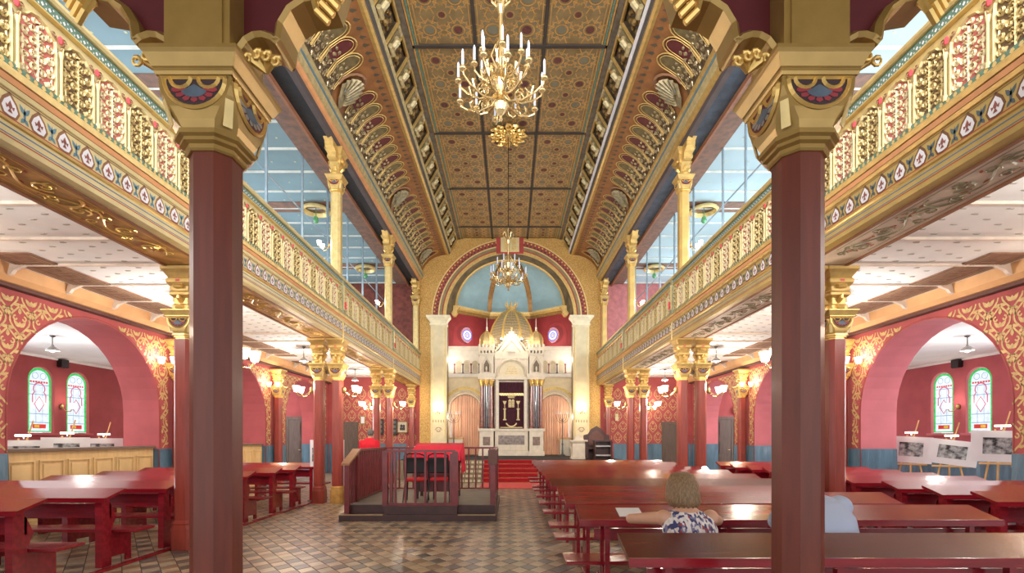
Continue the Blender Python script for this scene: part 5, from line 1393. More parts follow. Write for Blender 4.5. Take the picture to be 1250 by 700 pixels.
# ------------------------------------------------------------------ chandeliers
def chandelier(x, y, zb, R, H, label, ntop):
    e = empty('chandelier', (x, y, zb)); tag(e, label, 'chandelier', None)
    mb = MB(); mb.lathe((0, 0, 0), [(.01, 0), (.03, .03), (.015, .07), (.07, .14), (.10, .22), (.05, .30), (.03, .36), (.08, .46), (.10, .54), (.05, .62), (.03, .7), (.055, .85), (.04, 1.0), (.025, 1.1), (.03, H*.75), (.06, H*.8), (.03, H*.86), (.02, H)], 10)
    mb.build('stem', BRASS, e)
    for k in range(6):
        mb = MB(); a = pi*k/3; mb.tube([(.03*cos(a), .03*sin(a), H*.80), (.12*cos(a), .12*sin(a), H*.84), (.16*cos(a), .16*sin(a), H*.90), (.10*cos(a), .10*sin(a), H*.94)], [.02, .014, .012, .018], 5)
        mb.build('stem_scroll', BRASS, e); mb = MB(); mb.tube([(.05*cos(a), .05*sin(a), .72), (.13*cos(a), .13*sin(a), .9), (.07*cos(a), .07*sin(a), 1.05)], .012, 5)
        mb.build('stem_scroll', BRASS, e)
    def arm(a, r, z0, z1, cs):
        d = Vector((cos(a), sin(a), 0))
        P = [d*.05+Vector((0, 0, z0)), d*(r*.22)+Vector((0, 0, z0-.09)), d*(r*.5)+Vector((0, 0, z0-.12)), d*(r*.8)+Vector((0, 0, z0-.06)), d*(r*.98)+Vector((0, 0, z0+.02)), d*r+Vector((0, 0, z1))]
        m = MB(); m.tube([tuple(p) for p in P], [.016, .014, .014, .013, .012, .012], 6)
        sp = []
        for i in range(10):
            t = i/9; an = t*2*pi*1.2; rr = .075*(1-.75*t); sp.append(tuple(d*(r*.42+rr*cos(an))+Vector((0, 0, z0-.03+rr*sin(an)))))
        m.tube(sp, .010, 5)
        m.tube([tuple(d*(r*.7)+Vector((0, 0, z0-.08))), tuple(d*(r*.75)+Vector((0, 0, z0+.02))), tuple(d*(r*.68)+Vector((0, 0, z0+.05)))], [.010, .016, .008], 5)
        s_ = Vector((-d.y, d.x, 0))
        for sg in (-1, 1): m.tube([tuple(d*(r*.6)+Vector((0, 0, z0-.1))), tuple(d*(r*.66)+s_*sg*.05+Vector((0, 0, z0-.06))), tuple(d*(r*.6)+s_*sg*.06+Vector((0, 0, z0-.01)))], [.010, .014, .006], 5)
        ao = m.build('arm', BRASS, e)
        m = MB(); c = d*r; m.lathe((c.x, c.y, z1), [(.012, -.03), (.045, -.005), (.05, .01), (.02, .015), (.026, .03), (.02, .05)], 8); m.build('drip_pan', BRASS, ao)
        m = MB(); m.lathe((c.x, c.y, z1+.04), [(.017, 0), (.016, cs), (.012, cs+.012), (.003, cs+.035)], 7); m.build('candle', CANDLE, ao)
    for k in range(12): arm(2*pi*(k+.3)/12, R*(1 if k % 2 else .93), .34+(0 if k % 2 else .06), .42+(.0 if k % 2 else .06), .19)
    for k in range(ntop): arm(2*pi*(k+.1)/ntop, R*.58, .66, .76, .19)
    return e
c1 = chandelier(-.125, 6.65, 5.92, .62, 1.95, 'large brass candle chandelier hanging near the camera under the painted ceiling', 8)
mb = MB(); mb.tube([(0, 0, 1.9), (0, 0, 10.74-5.92)], .012, 6); mb.build('chain', BRASS, c1)
c2 = chandelier(-.05, 14.6, 6.0, .56, 1.9, 'smaller looking far brass chandelier hanging in front of the apse arch', 6)
mb = MB(); mb.tube([(0, 0, 1.85), (0, 0, 10.70-6.0)], .012, 6); mb.build('chain', BLACK, c2)
for nm_, (x, y) in (('far', (-.06, 14.6)), ('near', (-.125, 6.65))):
    e = empty('ceiling_medallion', (x, y, 10.72)); tag(e, 'openwork gilt ceiling medallion round the chain of the %s chandelier' % nm_, 'medallion')
    mb = MB(T=lambda u, v, h: (u, v, -h-.02)); r = random.Random(4)
    for k in range(12):
        a = 2*pi*k/12
        for rr, sc in ((.40, .13), (.22, .09)):
            mb.ribbon([(rr*cos(a)+p[0], rr*sin(a)+p[1]) for p in spiral(0, 0, sc, a, 1.2, 10, .2, 1 if k % 2 else -1)], .045, .02, ridge=.05)
        mb.ribbon([(.1*cos(a), .1*sin(a)), (.5*cos(a+.1), .5*sin(a+.1))], .03, .02, ridge=.04)
        mb.patch(leaf(.46*cos(a), .46*sin(a), .14, .12, a), .05)
    mb.build('leaf_scrolls', GOLDB, e)
    mb = MB(); mb.lathe((0, 0, -.08), [(.02, -.04), (.10, -.02), (.12, .02), (.08, .06)], 12); mb.build('boss', GOLD, e)
    mb = MB(); mb.lathe((0, 0, .0), [(.36, -.01), (.36, .08)], 24); mb.build('back_disc', mat('medallion_dark', (70, 50, 34), .7), e)
# ------------------------------------------------------------------ desk benches
def desk_bench(x0, x1, yn, style, top_m, label, group, seat_x0=None, seat_x1=None):
    w = x1-x0; xc = (x0+x1)/2
    e = empty('desk_bench', (xc, yn, 0)); tag(e, label, 'bench', group)
    h = w/2
    zn, zf, dp = .86, .955, .33
    mb = MB(); mb.hexa([(-h, 0, zn-.035), (h, 0, zn-.035), (h, dp, zf-.035), (-h, dp, zf-.035)], [(-h, 0, zn), (h, 0, zn), (h, dp, zf), (-h, dp, zf)])
    t = mb.build('desk_top', top_m, e)
    mb = MB(); mb.box(-h-.004, h+.004, -.014, .004, zn-.05, zn+.006); mb.build('book_ledge', BENCH, t)
    s0 = (seat_x0 if seat_x0 is not None else x0)-xc; s1 = (seat_x1 if seat_x1 is not None else x1)-xc
    mb = MB(); mb.bevbox(s0, s1, .20, .55, .405, .44, .006); mb.build('seat', BENCH, e)
    mb = MB(); mb.box(-h+.06, h-.06, .14, .165, .60, .78) if style == 'plank' else mb.box(-h+.15, h-.15, .15, .17, .66, .76); mb.build('back_rail', BENCH, e)
    n = 3 if w < 3.3 else 4
    for k in range(n):
        if style == 'plank':
            x = -h+.10+(w-.2)*k/(n-1)
            mb = MB(); mb.prism([(.02, 0), (.17, 0), (.17, .45), (.24, .60), (.12, .86), (.02, .83)], x-.04, x+.04, 'x'); mb.build('upright', BENCH, e)
            mb = MB(); mb.prism([(.17, .10), (.17, .405), (.52, .405), (.52, 0), (.44, 0), (.44, .09)], x-.015, x+.015, 'x'); mb.build('side_panel', BENCH, e)
        else:
            x = -h+.25+(w-.5)*k/(n-1)
            for dy, zt in ((.05, zn-.02), (.28, zf-.06)):
                mb = MB(); mb.box(x-.022, x+.022, dy-.022, dy+.022, 0, zt); mb.build('post', BENCH, e)
            mb = MB(); mb.prism([(.16, .0), (.16, .405), (.53, .405), (.50, 0), (.44, 0), (.42, .3), (.24, .3), (.22, 0)], x-.018, x+.018, 'x'); mb.build('seat_support', BENCH, e)
            mb = MB(); mb.box(x-.02, x+.02, .03, .50, .02, .06); mb.build('foot_rail', BENCH, e)
    return e
rows = [2.98, 4.37, 5.47, 6.30, 7.42, 8.47, 9.57, 10.67, 12.55, 13.6, 14.7]
rows = [2.98, 4.37, 5.47, 6.24, 7.42, 8.47, 9.57, 10.67, 11.45, 12.75, 13.9]
for k, y in enumerate(rows):
    x1 = 4.42 if k not in (3, 8) else 4.02
    desk_bench(.73 if k == 0 else .63, x1, y, 'post', BENCHD if k in (0, 4) else BENCHT,
               'dark red wooden desk bench in the right nave block, %s row from the camera' % ORD[k], 'desk benches right of the nave', seat_x0=(.62 if k == 0 else .53))
for k, y in enumerate([3.82, 4.89, 5.96, 7.03, 8.1, 9.17, 10.27, 11.22, 12.35]):
    desk_bench(-7.93, -4.95, y, 'plank', BENCHT, 'dark red plank-sided desk bench in the left aisle, %s row from the camera' % ORD[k], 'desk benches in the left aisle', seat_x1=-4.74 if k != 7 else -4.93)
for k, y in enumerate([4.75, 5.60, 6.30, 7.02, 7.95, 8.8, 9.65, 10.5, 11.25, 12.1, 12.95]):
    desk_bench(5.6 if k != 7 else 5.6, 7.92, y, 'plank', BENCHT, 'dark red desk bench in the right aisle, %s row from the camera' % ORD[k], 'desk benches in the right aisle', seat_x0=5.42)
for sx, x, nm in ((-1, -4.86, 'left'),):
    mb = MB(); mb.box(x-.035, x+.035, 3.6, 12.9, 0.003, .03); o = mb.build('floor_batten', BENCH); tag(o, 'long red floor batten joining the bench feet in the left aisle', 'batten')
mb = MB(); mb.box(1.08, 1.20, 4.42, 4.62, .893, .898)
mb = MB(T=lambda x, y, z: (x, y, z+.86+(y-4.37)*.288)); mb.box(1.00, 1.22, 4.44, 4.62, .002, .006); o = mb.build('paper_sheet', MATBOARD); tag(o, 'white sheet of paper on the desk in front of the woman', 'paper')
# low panelled counters in the left arches
for k, (y0, y1, n) in enumerate(((8.14, 11.56, 6), (13.19, 16.61, 6))):
    e = empty('panelled_counter', (-8.44, (y0+y1)/2, 0)); tag(e, 'pale wood panelled counter with dark top inside the %s left arch' % ('near' if k == 0 else 'middle'), 'counter')
    h = (y1-y0)/2
    mb = MB(); mb.box(-.45, -.02, -h, h, 0, 1.36); b_ = mb.build('body', COUNT, e)
    mb = MB(); mb.box(-.50, .04, -h, h, 1.36, 1.41); mb.build('counter_top', COUNTD, e)
    st_ = 2*h/n
    for q in range(n):
        mb = MB(); c = -h+st_*(q+.5); a = st_/2-.07
        for (p0, p1, z0, z1) in ((c-a-.03, c-a, .22, 1.20), (c+a, c+a+.03, .22, 1.20), (c-a, c+a, 1.17, 1.20), (c-a, c+a, .22, .25)): mb.box(-.02, .005, p0, p1, z0, z1)
        mb.box(-.02, -.005, c-a+.05, c+a-.05, .30, 1.12); mb.build('raised_panel', mat('counter_panel', (214, 182, 128), .5, 0, .08, 3), b_)
    mb = MB(); mb.box(-.02, .015, -h, h, 0, .14); mb.build('skirting', COUNT, b_)

# ------------------------------------------------------------------ exhibition boards on easels
PHOTO = mat('photo_print', (24, 26, 28), .5, 0, 0, 9, rgb2=(190, 194, 196), detail=6)
def easel(x, y, z0, z1, w, rz, roll, label_side, pos):
    e = empty('easel', (x, y, 0), rz); tag(e, 'pine easel with clip lamp holding the %s photograph board in the %s side room' % (pos, label_side), 'easel')
    for sg in (-1, 1):
        mb = MB(); mb.tube([(sg*.34, -.12, 0), (sg*.06, .06, z1+.05)], .02, 6); mb.build('leg', PINEW, e)
    mb = MB(); mb.tube([(0, .55, 0), (0, .10, z1)], .02, 6); mb.build('leg', PINEW, e)
    mb = MB(); mb.box(-.32, .32, -.14, .0, z0-.04, z0-.005); mb.build('tray', PINEW, e)
    mb = MB(); mb.tube([(.04, .0, z1-.1), (.16, .02, z1+.42)], .015, 6); la = mb.build('mast', PINEW, e)
    mb = MB(); mb.tube([(.02, -.02, z1+.05), (.02, -.22, z1+.12)], .01, 6); mb.tube([(-.10, -.24, z1+.11), (.14, -.24, z1+.11)], .022, 8); mb.build('clip_lamp', mat('clip_lamp', (255, 244, 214), .4, emit=3.0), la)
    b = empty('photo_board', (x, y, z0), rz); b.rotation_euler = (-.10, roll, rz)
    tag(b, 'white mounted black and white photograph on the %s easel in the %s side room' % (pos, label_side), 'photograph')
    h = (z1-z0)
    mb = MB(); mb.box(-w/2, w/2, -.155, -.14, 0, h); mb.build('mount', MATBOARD, b)
    mb = MB(); mb.box(-w*.30, w*.28, -.160, -.156, h*.25, h*.78); mb.build('print', PHOTO, b)
pos = ('farthest', 'middle', 'nearest')
for k, (x, y, z0, z1, w, r) in enumerate(((9.98, 12.15, .97, 1.62, .80, .06), (10.2, 11.3, .97, 1.54, .86, .14), (10.35, 10.3, 1.08, 1.74, .92, .02))):
    easel(x, y, z0, z1, w, radians(-40), r, 'right', pos[k])
for k, (x, y, z0, z1, w, r) in enumerate(((-10.2, 12.2, .97, 1.58, .80, .0), (-10.2, 11.2, .97, 1.60, .84, .0), (-10.2, 10.2, .97, 1.54, .95, .0))):
    easel(x, y, z0, z1, w, radians(42), r, 'left', pos[k])

# ------------------------------------------------------------------ bimah (reading platform)
e = empty('reading_platform', (-1.76, 9.33, 0)); tag(e, 'dark painted reading platform with red-brown balustrade in the middle of the nave', 'platform')
L = lambda x, y, z: (x+1.76, y-9.33, z)
mb = MB(T=L); mb.box(-3.28, -.26, 9.33, 12.55, 0, .13); mb.build('lower_step', BIMD, e)
mb = MB(T=L); mb.box(-3.22, -2.42, 9.60, 12.5, .13, .28); mb.box(-2.42, -1.02, 9.40, 12.5, .13, .28); mb.box(-1.02, -.30, 9.56, 12.5, .13, .28); dk = mb.build('upper_step', BIMD, e)
mb = MB(T=L); mb.box(-3.2, -.32, 9.62, 12.48, .28, .286); mb.box(-2.4, -1.03, 9.42, 9.62, .28, .286); mb.build('floor_boards', BIMF, dk)
mb = MB(T=L); mb.box(-3.27, -2.44, 9.325, 9.36, .112, .134); mb.box(-1.0, -.28, 9.325, 9.36, .112, .134); mb.build('worn_step_edge', STEPW, dk)
mb = MB(T=L); mb.box(-3.20, -.32, 9.41, 9.43, .284, .30) if False else mb.box(-2.4, -1.04, 9.405, 9.45, .284, .31); mb.build('bottom_rail', RAILR, e)
def newel(x, y, z0, z1, w=.045):
    mb = MB(T=L); mb.box(x-w, x+w, y-w, y+w, z0, z1); return mb.build('newel_post', RAILR, e)
def railing(x0, y0, x1, y1, z0, zt, n, top=True):
    dx, dy = x1-x0, y1-y0; l = math.hypot(dx, dy); nx, ny = -dy/l*.03, dx/l*.03
    for z_, hh, ww in ((zt-.03, .045, 1.2), (z0+.02, .035, .7)):
        mb = MB(T=L); a, b = nx*ww, ny*ww
        mb.hexa([(x0-a, y0-b, z_), (x1-a, y1-b, z_), (x1+a, y1+b, z_), (x0+a, y0+b, z_)], [(x0-a, y0-b, z_+hh), (x1-a, y1-b, z_+hh), (x1+a, y1+b, z_+hh), (x0+a, y0+b, z_+hh)]); mb.build('rail', RAILR, e)
    for k in range(1, n):
        x, y = x0+dx*k/n, y0+dy*k/n
        mb = MB(T=L); mb.box(x-.019, x+.019, y-.019, y+.019, z0+.02, zt-.03); mb.build('baluster', RAILR, e)
newel(-3.17, 9.50, .13, 1.08); newel(-2.42, 9.47, .28, 1.34, .05); newel(-2.31, 9.50, .28, 1.30, .03); newel(-1.06, 9.47, .28, 1.34, .055); newel(-1.14, 9.50, .28, 1.30, .03)
newel(-.34, 9.65, .13, 1.38, .05); newel(-3.17, 12.42, .28, 1.34); newel(-.34, 12.42, .28, 1.34); newel(-3.17, 10.05, .28, 1.32)
railing(-2.42, 9.47, -1.06, 9.47, .28, 1.355, 7)
railing(-3.17, 10.05, -3.17, 12.42, .28, 1.355, 17)
railing(-.34, 9.68, -.34, 12.42, .28, 1.355, 18)
railing(-3.17, 12.42, -.34, 12.42, .28, 1.355, 16)
for k, t in enumerate((.2, .5, .8)):
    y = 9.5+.55*t; mb = MB(T=L); mb.box(-3.19, -3.15, y-.02, y+.02, .15+.15*t, 1.09+.25*t); mb.build('baluster', RAILR, e)
mb = MB(T=L); mb.hexa([(-3.25, 9.38, 1.07), (-3.09, 9.38, 1.07), (-3.09, 10.08, 1.33), (-3.25, 10.08, 1.33)], [(-3.25, 9.38, 1.11), (-3.09, 9.38, 1.11), (-3.09, 10.08, 1.38), (-3.25, 10.08, 1.38)]); mb.build('sloping_handrail', RAILT, e)
mb = MB(T=L); mb.box(-.43, -.25, 9.57, 9.75, 1.08, 1.36); mb.build('newel_box', mat('newel_brown', (92, 54, 42), .4), e)
# reading table under a red cloth
e = empty('reading_table', (-1.58, 10.8, .286)); tag(e, 'dark wooden slanted reading table on the platform under the red cloth', 'table')
mb = MB(); mb.hexa([(-.48, -.33, 1.0), (.48, -.33, 1.0), (.48, .33, 1.14), (-.48, .33, 1.14)], [(-.48, -.33, 1.04), (.48, -.33, 1.04), (.48, .33, 1.18), (-.48, .33, 1.18)]); mb.build('table_top', THRONE, e)
for sx in (-1, 1):
    for sy in (-1, 1): mb = MB(); mb.box(sx*.42-.03, sx*.42+.03, sy*.27-.03, sy*.27+.03, 0, 1.07+.05*sy); mb.build('leg', THRONE, e)
mb = MB(); mb.box(-.42, .42, -.25, -.22, .15, .98); mb.build('front_panel', RAILR, e)
for s in (-1, 1): mb = MB(); mb.box(s*.43-.01, s*.43+.01, -.25, .25, .15, 1.0); mb.build('side_panel', RAILR, e)
mb = MB(); mb.smooth = True
X = -1.58; NX = 24; cols = []
def cl(x, y): return .286+1.045+(y+.35)*.205
prof = []
g = []
for i in range(NX+1):
    u = -.52+1.04*i/NX; wv = .012*sin(i*1.9)
    c = [(u, -.36+wv*1.3-.01, cl(0, -.35)-.22), (u, -.36+wv, cl(0, -.35)-.10), (u, -.355, cl(0, -.35)+.0), (u, -.33, cl(0, -.33)+.012), (u, 0, cl(0, 0)+.012), (u, .34, cl(0, .34)+.012), (u, .36+wv, cl(0, .34)-.10), (u, .365+wv, cl(0, .34)-.45)]
    g.append([mb.V((X+p[0], 10.8+p[1], p[2])) for p in c])
for a, b in zip(g, g[1:]):
    for j in range(7): mb.F([a[j], b[j], b[j+1], a[j+1]])
for s in (-1, 1):
    q = []
    for j in range(13):
        y = -.36+.72*j/12; w_ = .014*sin(j*2.2)
        q.append([mb.V((X+s*.52, 10.8+y, cl(0, y)+.01)), mb.V((X+s*(.53+w_), 10.8+y, cl(0, y)-.15)), mb.V((X+s*(.545+w_*1.6), 10.8+y, .286+.55))])
    for a, b in zip(q, q[1:]):
        for j in range(2): mb.F([a[j], b[j], b[j+1], a[j+1]])
o = mb.build('red_cloth', REDCL); tag(o, 'bright red velvet cloth draped over the slanted reading table', 'cloth')
def chair(x, y, rz, label):
    e = empty('chair', (x, y, .286), rz); tag(e, label, 'chair', None)
    mb = MB(); mb.bevbox(-.21, .21, -.21, .21, .43, .49, .02); mb.build('seat', mat('chair_red_seat', (206, 40, 44), .8, 0, .1, 10), e)
    mb = MB(); mb.bevbox(-.20, .20, -.27, -.235, .60, .92, .02); mb.build('backrest', mat('chair_black_back', (40, 34, 38), .7), e)
    for s in (-1, 1):
        mb = MB(); mb.tube([(s*.20, -.20, .45), (s*.21, -.27, .70), (s*.20, -.29, .96)], .014, 6); mb.build('back_post', BLACK, e)
        mb = MB(); mb.tube([(s*.20, -.18, .44), (s*.23, -.27, 0)], .014, 6); mb.build('leg', BLACK, e)
        mb = MB(); mb.tube([(s*.20, .18, .44), (s*.23, .24, 0)], .014, 6); mb.build('leg', BLACK, e)
    mb = MB(); mb.tube([(-.20, -.29, .96), (-.1, -.3, 1.0), (.1, -.3, 1.0), (.20, -.29, .96)], .014, 6); mb.build('top_rail', BLACK, e)
    mb = MB(); mb.tube([(-.2, 0, .42), (.2, 0, .42)], .01, 5); mb.build('seat_bar', BLACK, e)
chair(-1.93, 10.05, 0.05, 'black metal chair with red seat before the reading table, left one')
chair(-1.42, 10.12, -.1, 'black metal chair with red seat before the reading table, right one')

# white panel stands near the left column pair
for k, (x, y) in enumerate(((-4.98, 12.4), (-4.42, 12.7))):
    e = empty('display_panel', (x, y, 0)); tag(e, 'tall narrow white display panel standing %s the second left column pair' % ('left of' if k == 0 else 'between the columns of'), 'panel')
    mb = MB(); mb.box(-.10, .10, -.012, .012, .25, 1.55); p = mb.build('panel', MATBOARD, e)
    mb = MB(); mb.box(-.05, .06, -.016, -.012, 1.0, 1.35); mb.build('printed_block', PHOTO, p)
    mb = MB(); mb.box(-.13, .13, -.12, .12, 0, .02); mb.box(-.01, .01, -.01, .01, 0, .3); mb.build('foot', LMETAL, e)

# ------------------------------------------------------------------ people
def limb(mb, p, q, r0, r1, n=12, fl=1.0):
    p, q = Vector(p), Vector(q); N = 6; pts = [p.lerp(q, i/N) for i in range(N+1)]
    d = (q-p).normalized()
    pts = [p-d*r0*.5]+pts+[q+d*r1*.5]
    rr = [r0*.6]+[r0+(r1-r0)*i/N for i in range(N+1)]+[r1*.6]
    mb.tube([tuple(v) for v in pts], rr, n)
def loft(mb, rings, n=20):
    # rings: (cx, cy, cz, half width, half depth)
    mb.rings([[(c[0]+c[3]*cos(2*pi*k/n), c[1]+c[4]*sin(2*pi*k/n), c[2]) for k in range(n)] for c in rings])
def remesh(o, vox, sm=6):
    m = o.modifiers.new('join', 'REMESH'); m.mode = 'VOXEL'; m.voxel_size = vox; m.use_smooth_shade = True
    s = o.modifiers.new('soft', 'SMOOTH'); s.iterations = sm; s.factor = .5
    return o
def person(loc, rz, J, skin, label, build=1.0):
    e = empty('person', loc, rz); tag(e, label, 'person')
    mb = MB(); b = build
    hx, hy, hz = J['head']
    mb.sphere((hx, hy, hz), .1, 18, 14, (.78, .95, 1.15)); mb.sphere((hx, hy+.025, hz-.055), .072, 14, 10, (.82, .95, 1.0))
    mb.sphere((hx, hy+.045, hz-.10), .035, 10, 8, (1, .9, .8))
    mb.tube([(hx, hy+.092, hz+.01), (hx, hy+.118, hz-.03), (hx, hy+.095, hz-.045)], [.010, .018, .012], 8)
    mb.tube([(hx-.025, hy+.088, hz-.068), (hx, hy+.096, hz-.066), (hx+.025, hy+.088, hz-.068)], [.006, .009, .006], 6)
    for s in (-1, 1):
        mb.sphere((hx+s*.080, hy+.0, hz-.015), .028, 8, 8, (.4, .8, 1.2)); mb.tube([(hx+s*.015, hy+.092, hz+.03), (hx+s*.05, hy+.084, hz+.03)], .009, 6)
    nk = J['neck']; limb(mb, nk, (hx, hy-.01, hz-.05), .055*b, .050*b)
    loft(mb, [(x, y, z, w*b, d*b) for x, y, z, w, d in J['torso']])
    for s in ('L', 'R'):
        sh_, el, wr = J['sh'+s], J['el'+s], J['wr'+s]
        mb.sphere(sh_, .062*b, 12, 8); limb(mb, sh_, el, .052*b, .040*b); limb(mb, el, wr, .041*b, .026*b)
        d = (Vector(J['hand'+s])-Vector(wr)).normalized(); side = d.cross(Vector((0, 0, 1))); side = side.normalized() if side.length > .1 else Vector((1, 0, 0)); up = side.cross(d).normalized()
        c = Vector(wr)+d*.055
        mb.rings([[tuple(Vector(wr)+d*t+side*a*w_+up*c_*.014) for a, c_ in ((-1, -1), (0, -1.2), (1, -1), (1, 1), (0, 1.2), (-1, 1))] for t, w_ in ((-.01, .024), (.03, .034), (.07, .040), (.095, .038))])
        for k, (o_, ln) in enumerate(((-.030, .062), (-.010, .075), (.010, .070), (.030, .055))):
            b0 = Vector(wr)+d*.085+side*o_; b1 = b0+d*ln*.55-up*.006; b2 = b1+d*ln*.40-up*.022
            mb.tube([tuple(b0), tuple(b1), tuple(b2)], [.0095, .009, .007], 7)
        sg = 1 if s == 'L' else -1
        b0 = Vector(wr)+d*.03+side*sg*.028; b1 = b0+d*.03+side*sg*.025; b2 = b1+d*.03+side*sg*.004
        mb.tube([tuple(b0), tuple(b1), tuple(b2)], [.012, .011, .009], 7)
        hp, kn, an, toe = J['hp'+s], J['kn'+s], J['an'+s], J['toe'+s]
        limb(mb, hp, kn, .085*b, .058*b); limb(mb, kn, an, .056*b, .036*b); limb(mb, an, toe, .036*b, .030*b)
    o = remesh(mb.build('body', skin, e), .0085, 4)
    for s in (-1, 1):
        m = MB(); m.sphere((hx+s*.033, hy+.083, hz+.012), .012, 10, 8); ey = m.build('eye', MATBOARD, e)
        m = MB(); m.sphere((hx+s*.033, hy+.092, hz+.012), .006, 8, 6); m.build('iris', BLACK, ey)
    return e
# the woman
dress = mat('patterned_dress', (210, 204, 206), .8)
nt = dress.node_tree; N_ = nt.nodes; b_ = N_['Principled BSDF']
tc = N_.new('ShaderNodeTexCoord'); wv = N_.new('ShaderNodeTexVoronoi'); wv.inputs['Scale'].default_value = 62; mp = N_.new('ShaderNodeMapping'); mp.inputs['Scale'].default_value = (1, .6, .45); mp.inputs['Rotation'].default_value = (0, .7, .4)
rp = N_.new('ShaderNodeValToRGB'); rp.color_ramp.interpolation = 'CONSTANT'
cs = [(0, (226, 220, 220)), (.34, (60, 64, 112)), (.50, (214, 206, 204)), (.66, (122, 122, 156)), (.78, (150, 70, 74)), (.84, (232, 226, 224)), (.93, (52, 50, 74))]
while len(rp.color_ramp.elements) < len(cs): rp.color_ramp.elements.new(.5)
for el_, (p, c) in zip(rp.color_ramp.elements, cs): el_.position = p; el_.color = (*lin(c), 1)
nt.links.new(tc.outputs['Object'], mp.inputs['Vector']); nt.links.new(mp.outputs['Vector'], wv.inputs['Vector']); nt.links.new(wv.outputs['Color'], rp.inputs['Fac']); nt.links.new(rp.outputs['Color'], b_.inputs['Base Color'])
J = dict(head=(0, .30, .775), neck=(0, .225, .62),
         torso=[(0, 0, .02, .16, .13), (0, 0, .10, .185, .14), (0, .03, .22, .165, .12), (0, .08, .36, .165, .12), (0, .13, .48, .18, .12), (0, .18, .56, .17, .10), (0, .205, .61, .10, .08), (0, .22, .65, .06, .06)],
         shL=(-.175, .19, .56), elL=(-.37, .42, .515), wrL=(-.20, .62, .50), handL=(-.1, .75, .47),
         shR=(.175, .19, .56), elR=(.33, .42, .50), wrR=(.16, .62, .50), handR=(.06, .74, .47),
         hpL=(-.09, .02, .09), knL=(-.12, .42, .09), anL=(-.12, .42, -.34), toeL=(-.12, .56, -.40),
         hpR=(.09, .02, .09), knR=(.12, .42, .09), anR=(.12, .42, -.34), toeR=(.12, .56, -.40))
w = person((1.33, 3.47, .44), 0, J, SKIN, 'seated woman with shoulder-length blond hair and patterned sleeveless dress, seen from behind', 1.0)
mb = MB(); loft(mb, [(0, -.01, -.03, .19, .16), (0, 0, .08, .21, .165), (0, .03, .22, .19, .14), (0, .08, .36, .19, .14), (0, .13, .48, .205, .14), (0, .18, .56, .19, .115), (0, .205, .60, .13, .09), (0, .21, .615, .10, .08)])
limb(mb, (-.09, .0, .08), (-.13, .44, .08), .11, .10); limb(mb, (.09, .0, .08), (.13, .44, .08), .11, .10); limb(mb, (0, .1, .07), (0, .42, .07), .10, .09)
remesh(mb.build('dress', dress, w), .012, 6)
mb = MB()
for k in range(44):     # hair as overlapping locks round the skull
    a = radians(150+240*k/43); n = 0
    top = Vector((0, .27, .89)); p1 = Vector((.075*cos(a+pi/2*0), .29+.085*sin(a), .86)); 
    ca, sa = cos(a), sin(a)
    P = [(0+.02*ca, .29+.02*sa, .890), (.06*ca, .295+.07*sa, .866), (.088*ca, .295+.105*sa, .80), (.098*ca, .285+.118*sa, .73), (.102*ca+.004*sin(k*3), .27+.12*sa, .675), (.095*ca, .265+.11*sa, .645+.01*sin(k*1.7))]
    mb.tube(P, [.012, .026, .028, .028, .024, .008], 7)
mb.sphere((0, .29, .80), .105, 16, 12, (.95, 1.0, .95))
o = mb.build('hair', HAIR, w)
for p in o.data.polygons: p.use_smooth = True
# the man beside her
shirt = mat('blue_striped_shirt', (150, 166, 196), .75)
nt = shirt.node_tree; N_ = nt.nodes; b_ = N_['Principled BSDF']; tc = N_.new('ShaderNodeTexCoord'); wv = N_.new('ShaderNodeTexWave'); wv.inputs['Scale'].default_value = 42; wv.bands_direction = 'DIAGONAL'; wv.inputs['Distortion'].default_value = 3.0; wv.inputs['Detail'].default_value = 2
rp = N_.new('ShaderNodeValToRGB'); rp.color_ramp.elements[0].color = (*lin((96, 120, 168)), 1); rp.color_ramp.elements[0].position = .25; rp.color_ramp.elements[1].color = (*lin((212, 220, 234)), 1); rp.color_ramp.elements[1].position = .6
nt.links.new(tc.outputs['Object'], wv.inputs['Vector']); nt.links.new(wv.outputs['Color'], rp.inputs['Fac']); nt.links.new(rp.outputs['Color'], b_.inputs['Base Color'])
J2 = dict(head=(0, .40, .80), neck=(0, .27, .68),
         torso=[(0, 0, .02, .17, .14), (0, 0, .12, .18, .15), (0, .02, .26, .18, .14), (0, .06, .42, .19, .13), (0, .12, .56, .20, .12), (0, .20, .66, .17, .10), (0, .25, .71, .09, .07)],
         shL=(-.20, .20, .62), elL=(-.13, .46, .46), wrL=(-.03, .66, .50), handL=(.03, .78, .47),
         shR=(.20, .20, .62), elR=(.30, .46, .46), wrR=(.14, .66, .50), handR=(.04, .78, .47),
         hpL=(-.1, .02, .1), knL=(-.14, .45, .1), anL=(-.14, .45, -.34), toeL=(-.14, .60, -.40),
         hpR=(.1, .02, .1), knR=(.14, .45, .1), anR=(.14, .45, -.34), toeR=(.14, .60, -.40))
m = person((2.28, 3.47, .46), 0, J2, SKIN, 'seated man in pale blue striped shirt, half hidden behind the right front column', 1.05)
mb = MB(); loft(mb, [(0, 0, -.02, .20, .17), (0, 0, .12, .215, .18), (0, .01, .26, .215, .17), (0, .05, .42, .23, .165), (0, .11, .56, .245, .15), (0, .19, .66, .21, .12), (0, .245, .715, .10, .08)])
for s in (-1, 1): mb.sphere((s*.20, .20, .62), .09, 12, 10); ex = .30 if s > 0 else .13; limb(mb, (s*.20, .20, .61), (s*ex, .46, .46), .085, .070); limb(mb, (s*ex, .46, .46), (.15 if s > 0 else -.03, .65, .50), .062, .045)
remesh(mb.build('shirt', shirt, m), .012, 6)
TROU = mat('dark_trousers', (48, 52, 70), .85)
mb = MB(); loft(mb, [(0, 0, -.03, .18, .16), (0, 0, .06, .20, .17), (0, .01, .15, .19, .16)], 16)
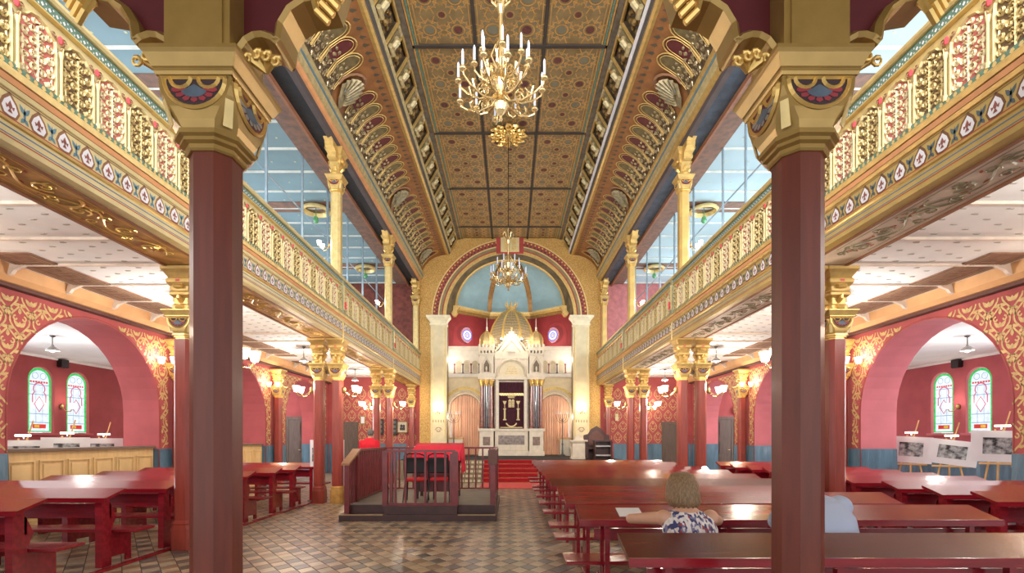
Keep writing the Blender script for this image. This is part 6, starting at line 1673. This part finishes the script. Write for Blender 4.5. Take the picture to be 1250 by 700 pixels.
for s in (-1, 1): limb(mb, (s*.1, .02, .1), (s*.14, .45, .1), .10, .08); limb(mb, (s*.14, .45, .1), (s*.14, .46, -.33), .075, .06)
remesh(mb.build('trousers', TROU, m), .012, 4)
mb = MB(); mb.sphere((0, .385, .825), .102, 16, 12, (.86, 1.0, 1.05)); o = mb.build('hair', HAIRG, m)
for p in o.data.polygons: p.use_smooth = True
# the man in red, standing behind the platform
J3 = dict(head=(.02, .06, 1.71), neck=(0, .0, 1.54),
         torso=[(0, 0, .88, .15, .11), (0, 0, .98, .165, .12), (0, 0, 1.12, .15, .11), (0, 0, 1.28, .17, .115), (0, 0, 1.42, .19, .12), (0, 0, 1.51, .15, .09), (0, 0, 1.57, .06, .055)],
         shL=(-.19, 0, 1.47), elL=(-.25, .02, 1.17), wrL=(-.14, .22, 1.08), handL=(-.06, .30, 1.08),
         shR=(.19, 0, 1.47), elR=(.25, .02, 1.17), wrR=(.14, .22, 1.08), handR=(.06, .30, 1.08),
         hpL=(-.09, 0, .90), knL=(-.10, .02, .48), anL=(-.10, 0, .09), toeL=(-.11, .14, .04),
         hpR=(.09, 0, .90), knR=(.10, .02, .48), anR=(.10, 0, .09), toeR=(.11, .14, .04))
m = person((-3.72, 12.9, 0), .1, J3, SKIN, 'standing man in a bright red shirt with short grey hair, behind the platform railing', 1.0)
mb = MB(); loft(mb, [(0, 0, .86, .18, .14), (0, 0, .98, .19, .145), (0, 0, 1.12, .18, .135), (0, 0, 1.28, .195, .14), (0, 0, 1.42, .22, .14), (0, 0, 1.52, .18, .11), (0, 0, 1.60, .085, .07)])
for s in (-1, 1): mb.sphere((s*.19, 0, 1.47), .08, 12, 8); limb(mb, (s*.19, 0, 1.47), (s*.25, .02, 1.19), .075, .06)
remesh(mb.build('shirt', mat('bright_red_shirt', (214, 22, 44), .8, 0, .06, 8), m), .012, 4)
mb = MB(); loft(mb, [(0, 0, .80, .17, .13), (0, 0, .94, .18, .135)], 16)
for s in (-1, 1): limb(mb, (s*.09, 0, .86), (s*.10, .02, .48), .10, .075); limb(mb, (s*.10, .02, .48), (s*.10, 0, .08), .07, .055)
remesh(mb.build('trousers', TROU, m), .012, 4)
mb = MB(); mb.sphere((.02, .045, 1.735), .103, 16, 12, (.86, 1.0, 1.05)); o = mb.build('hair', HAIRG, m)
for p in o.data.polygons: p.use_smooth = True
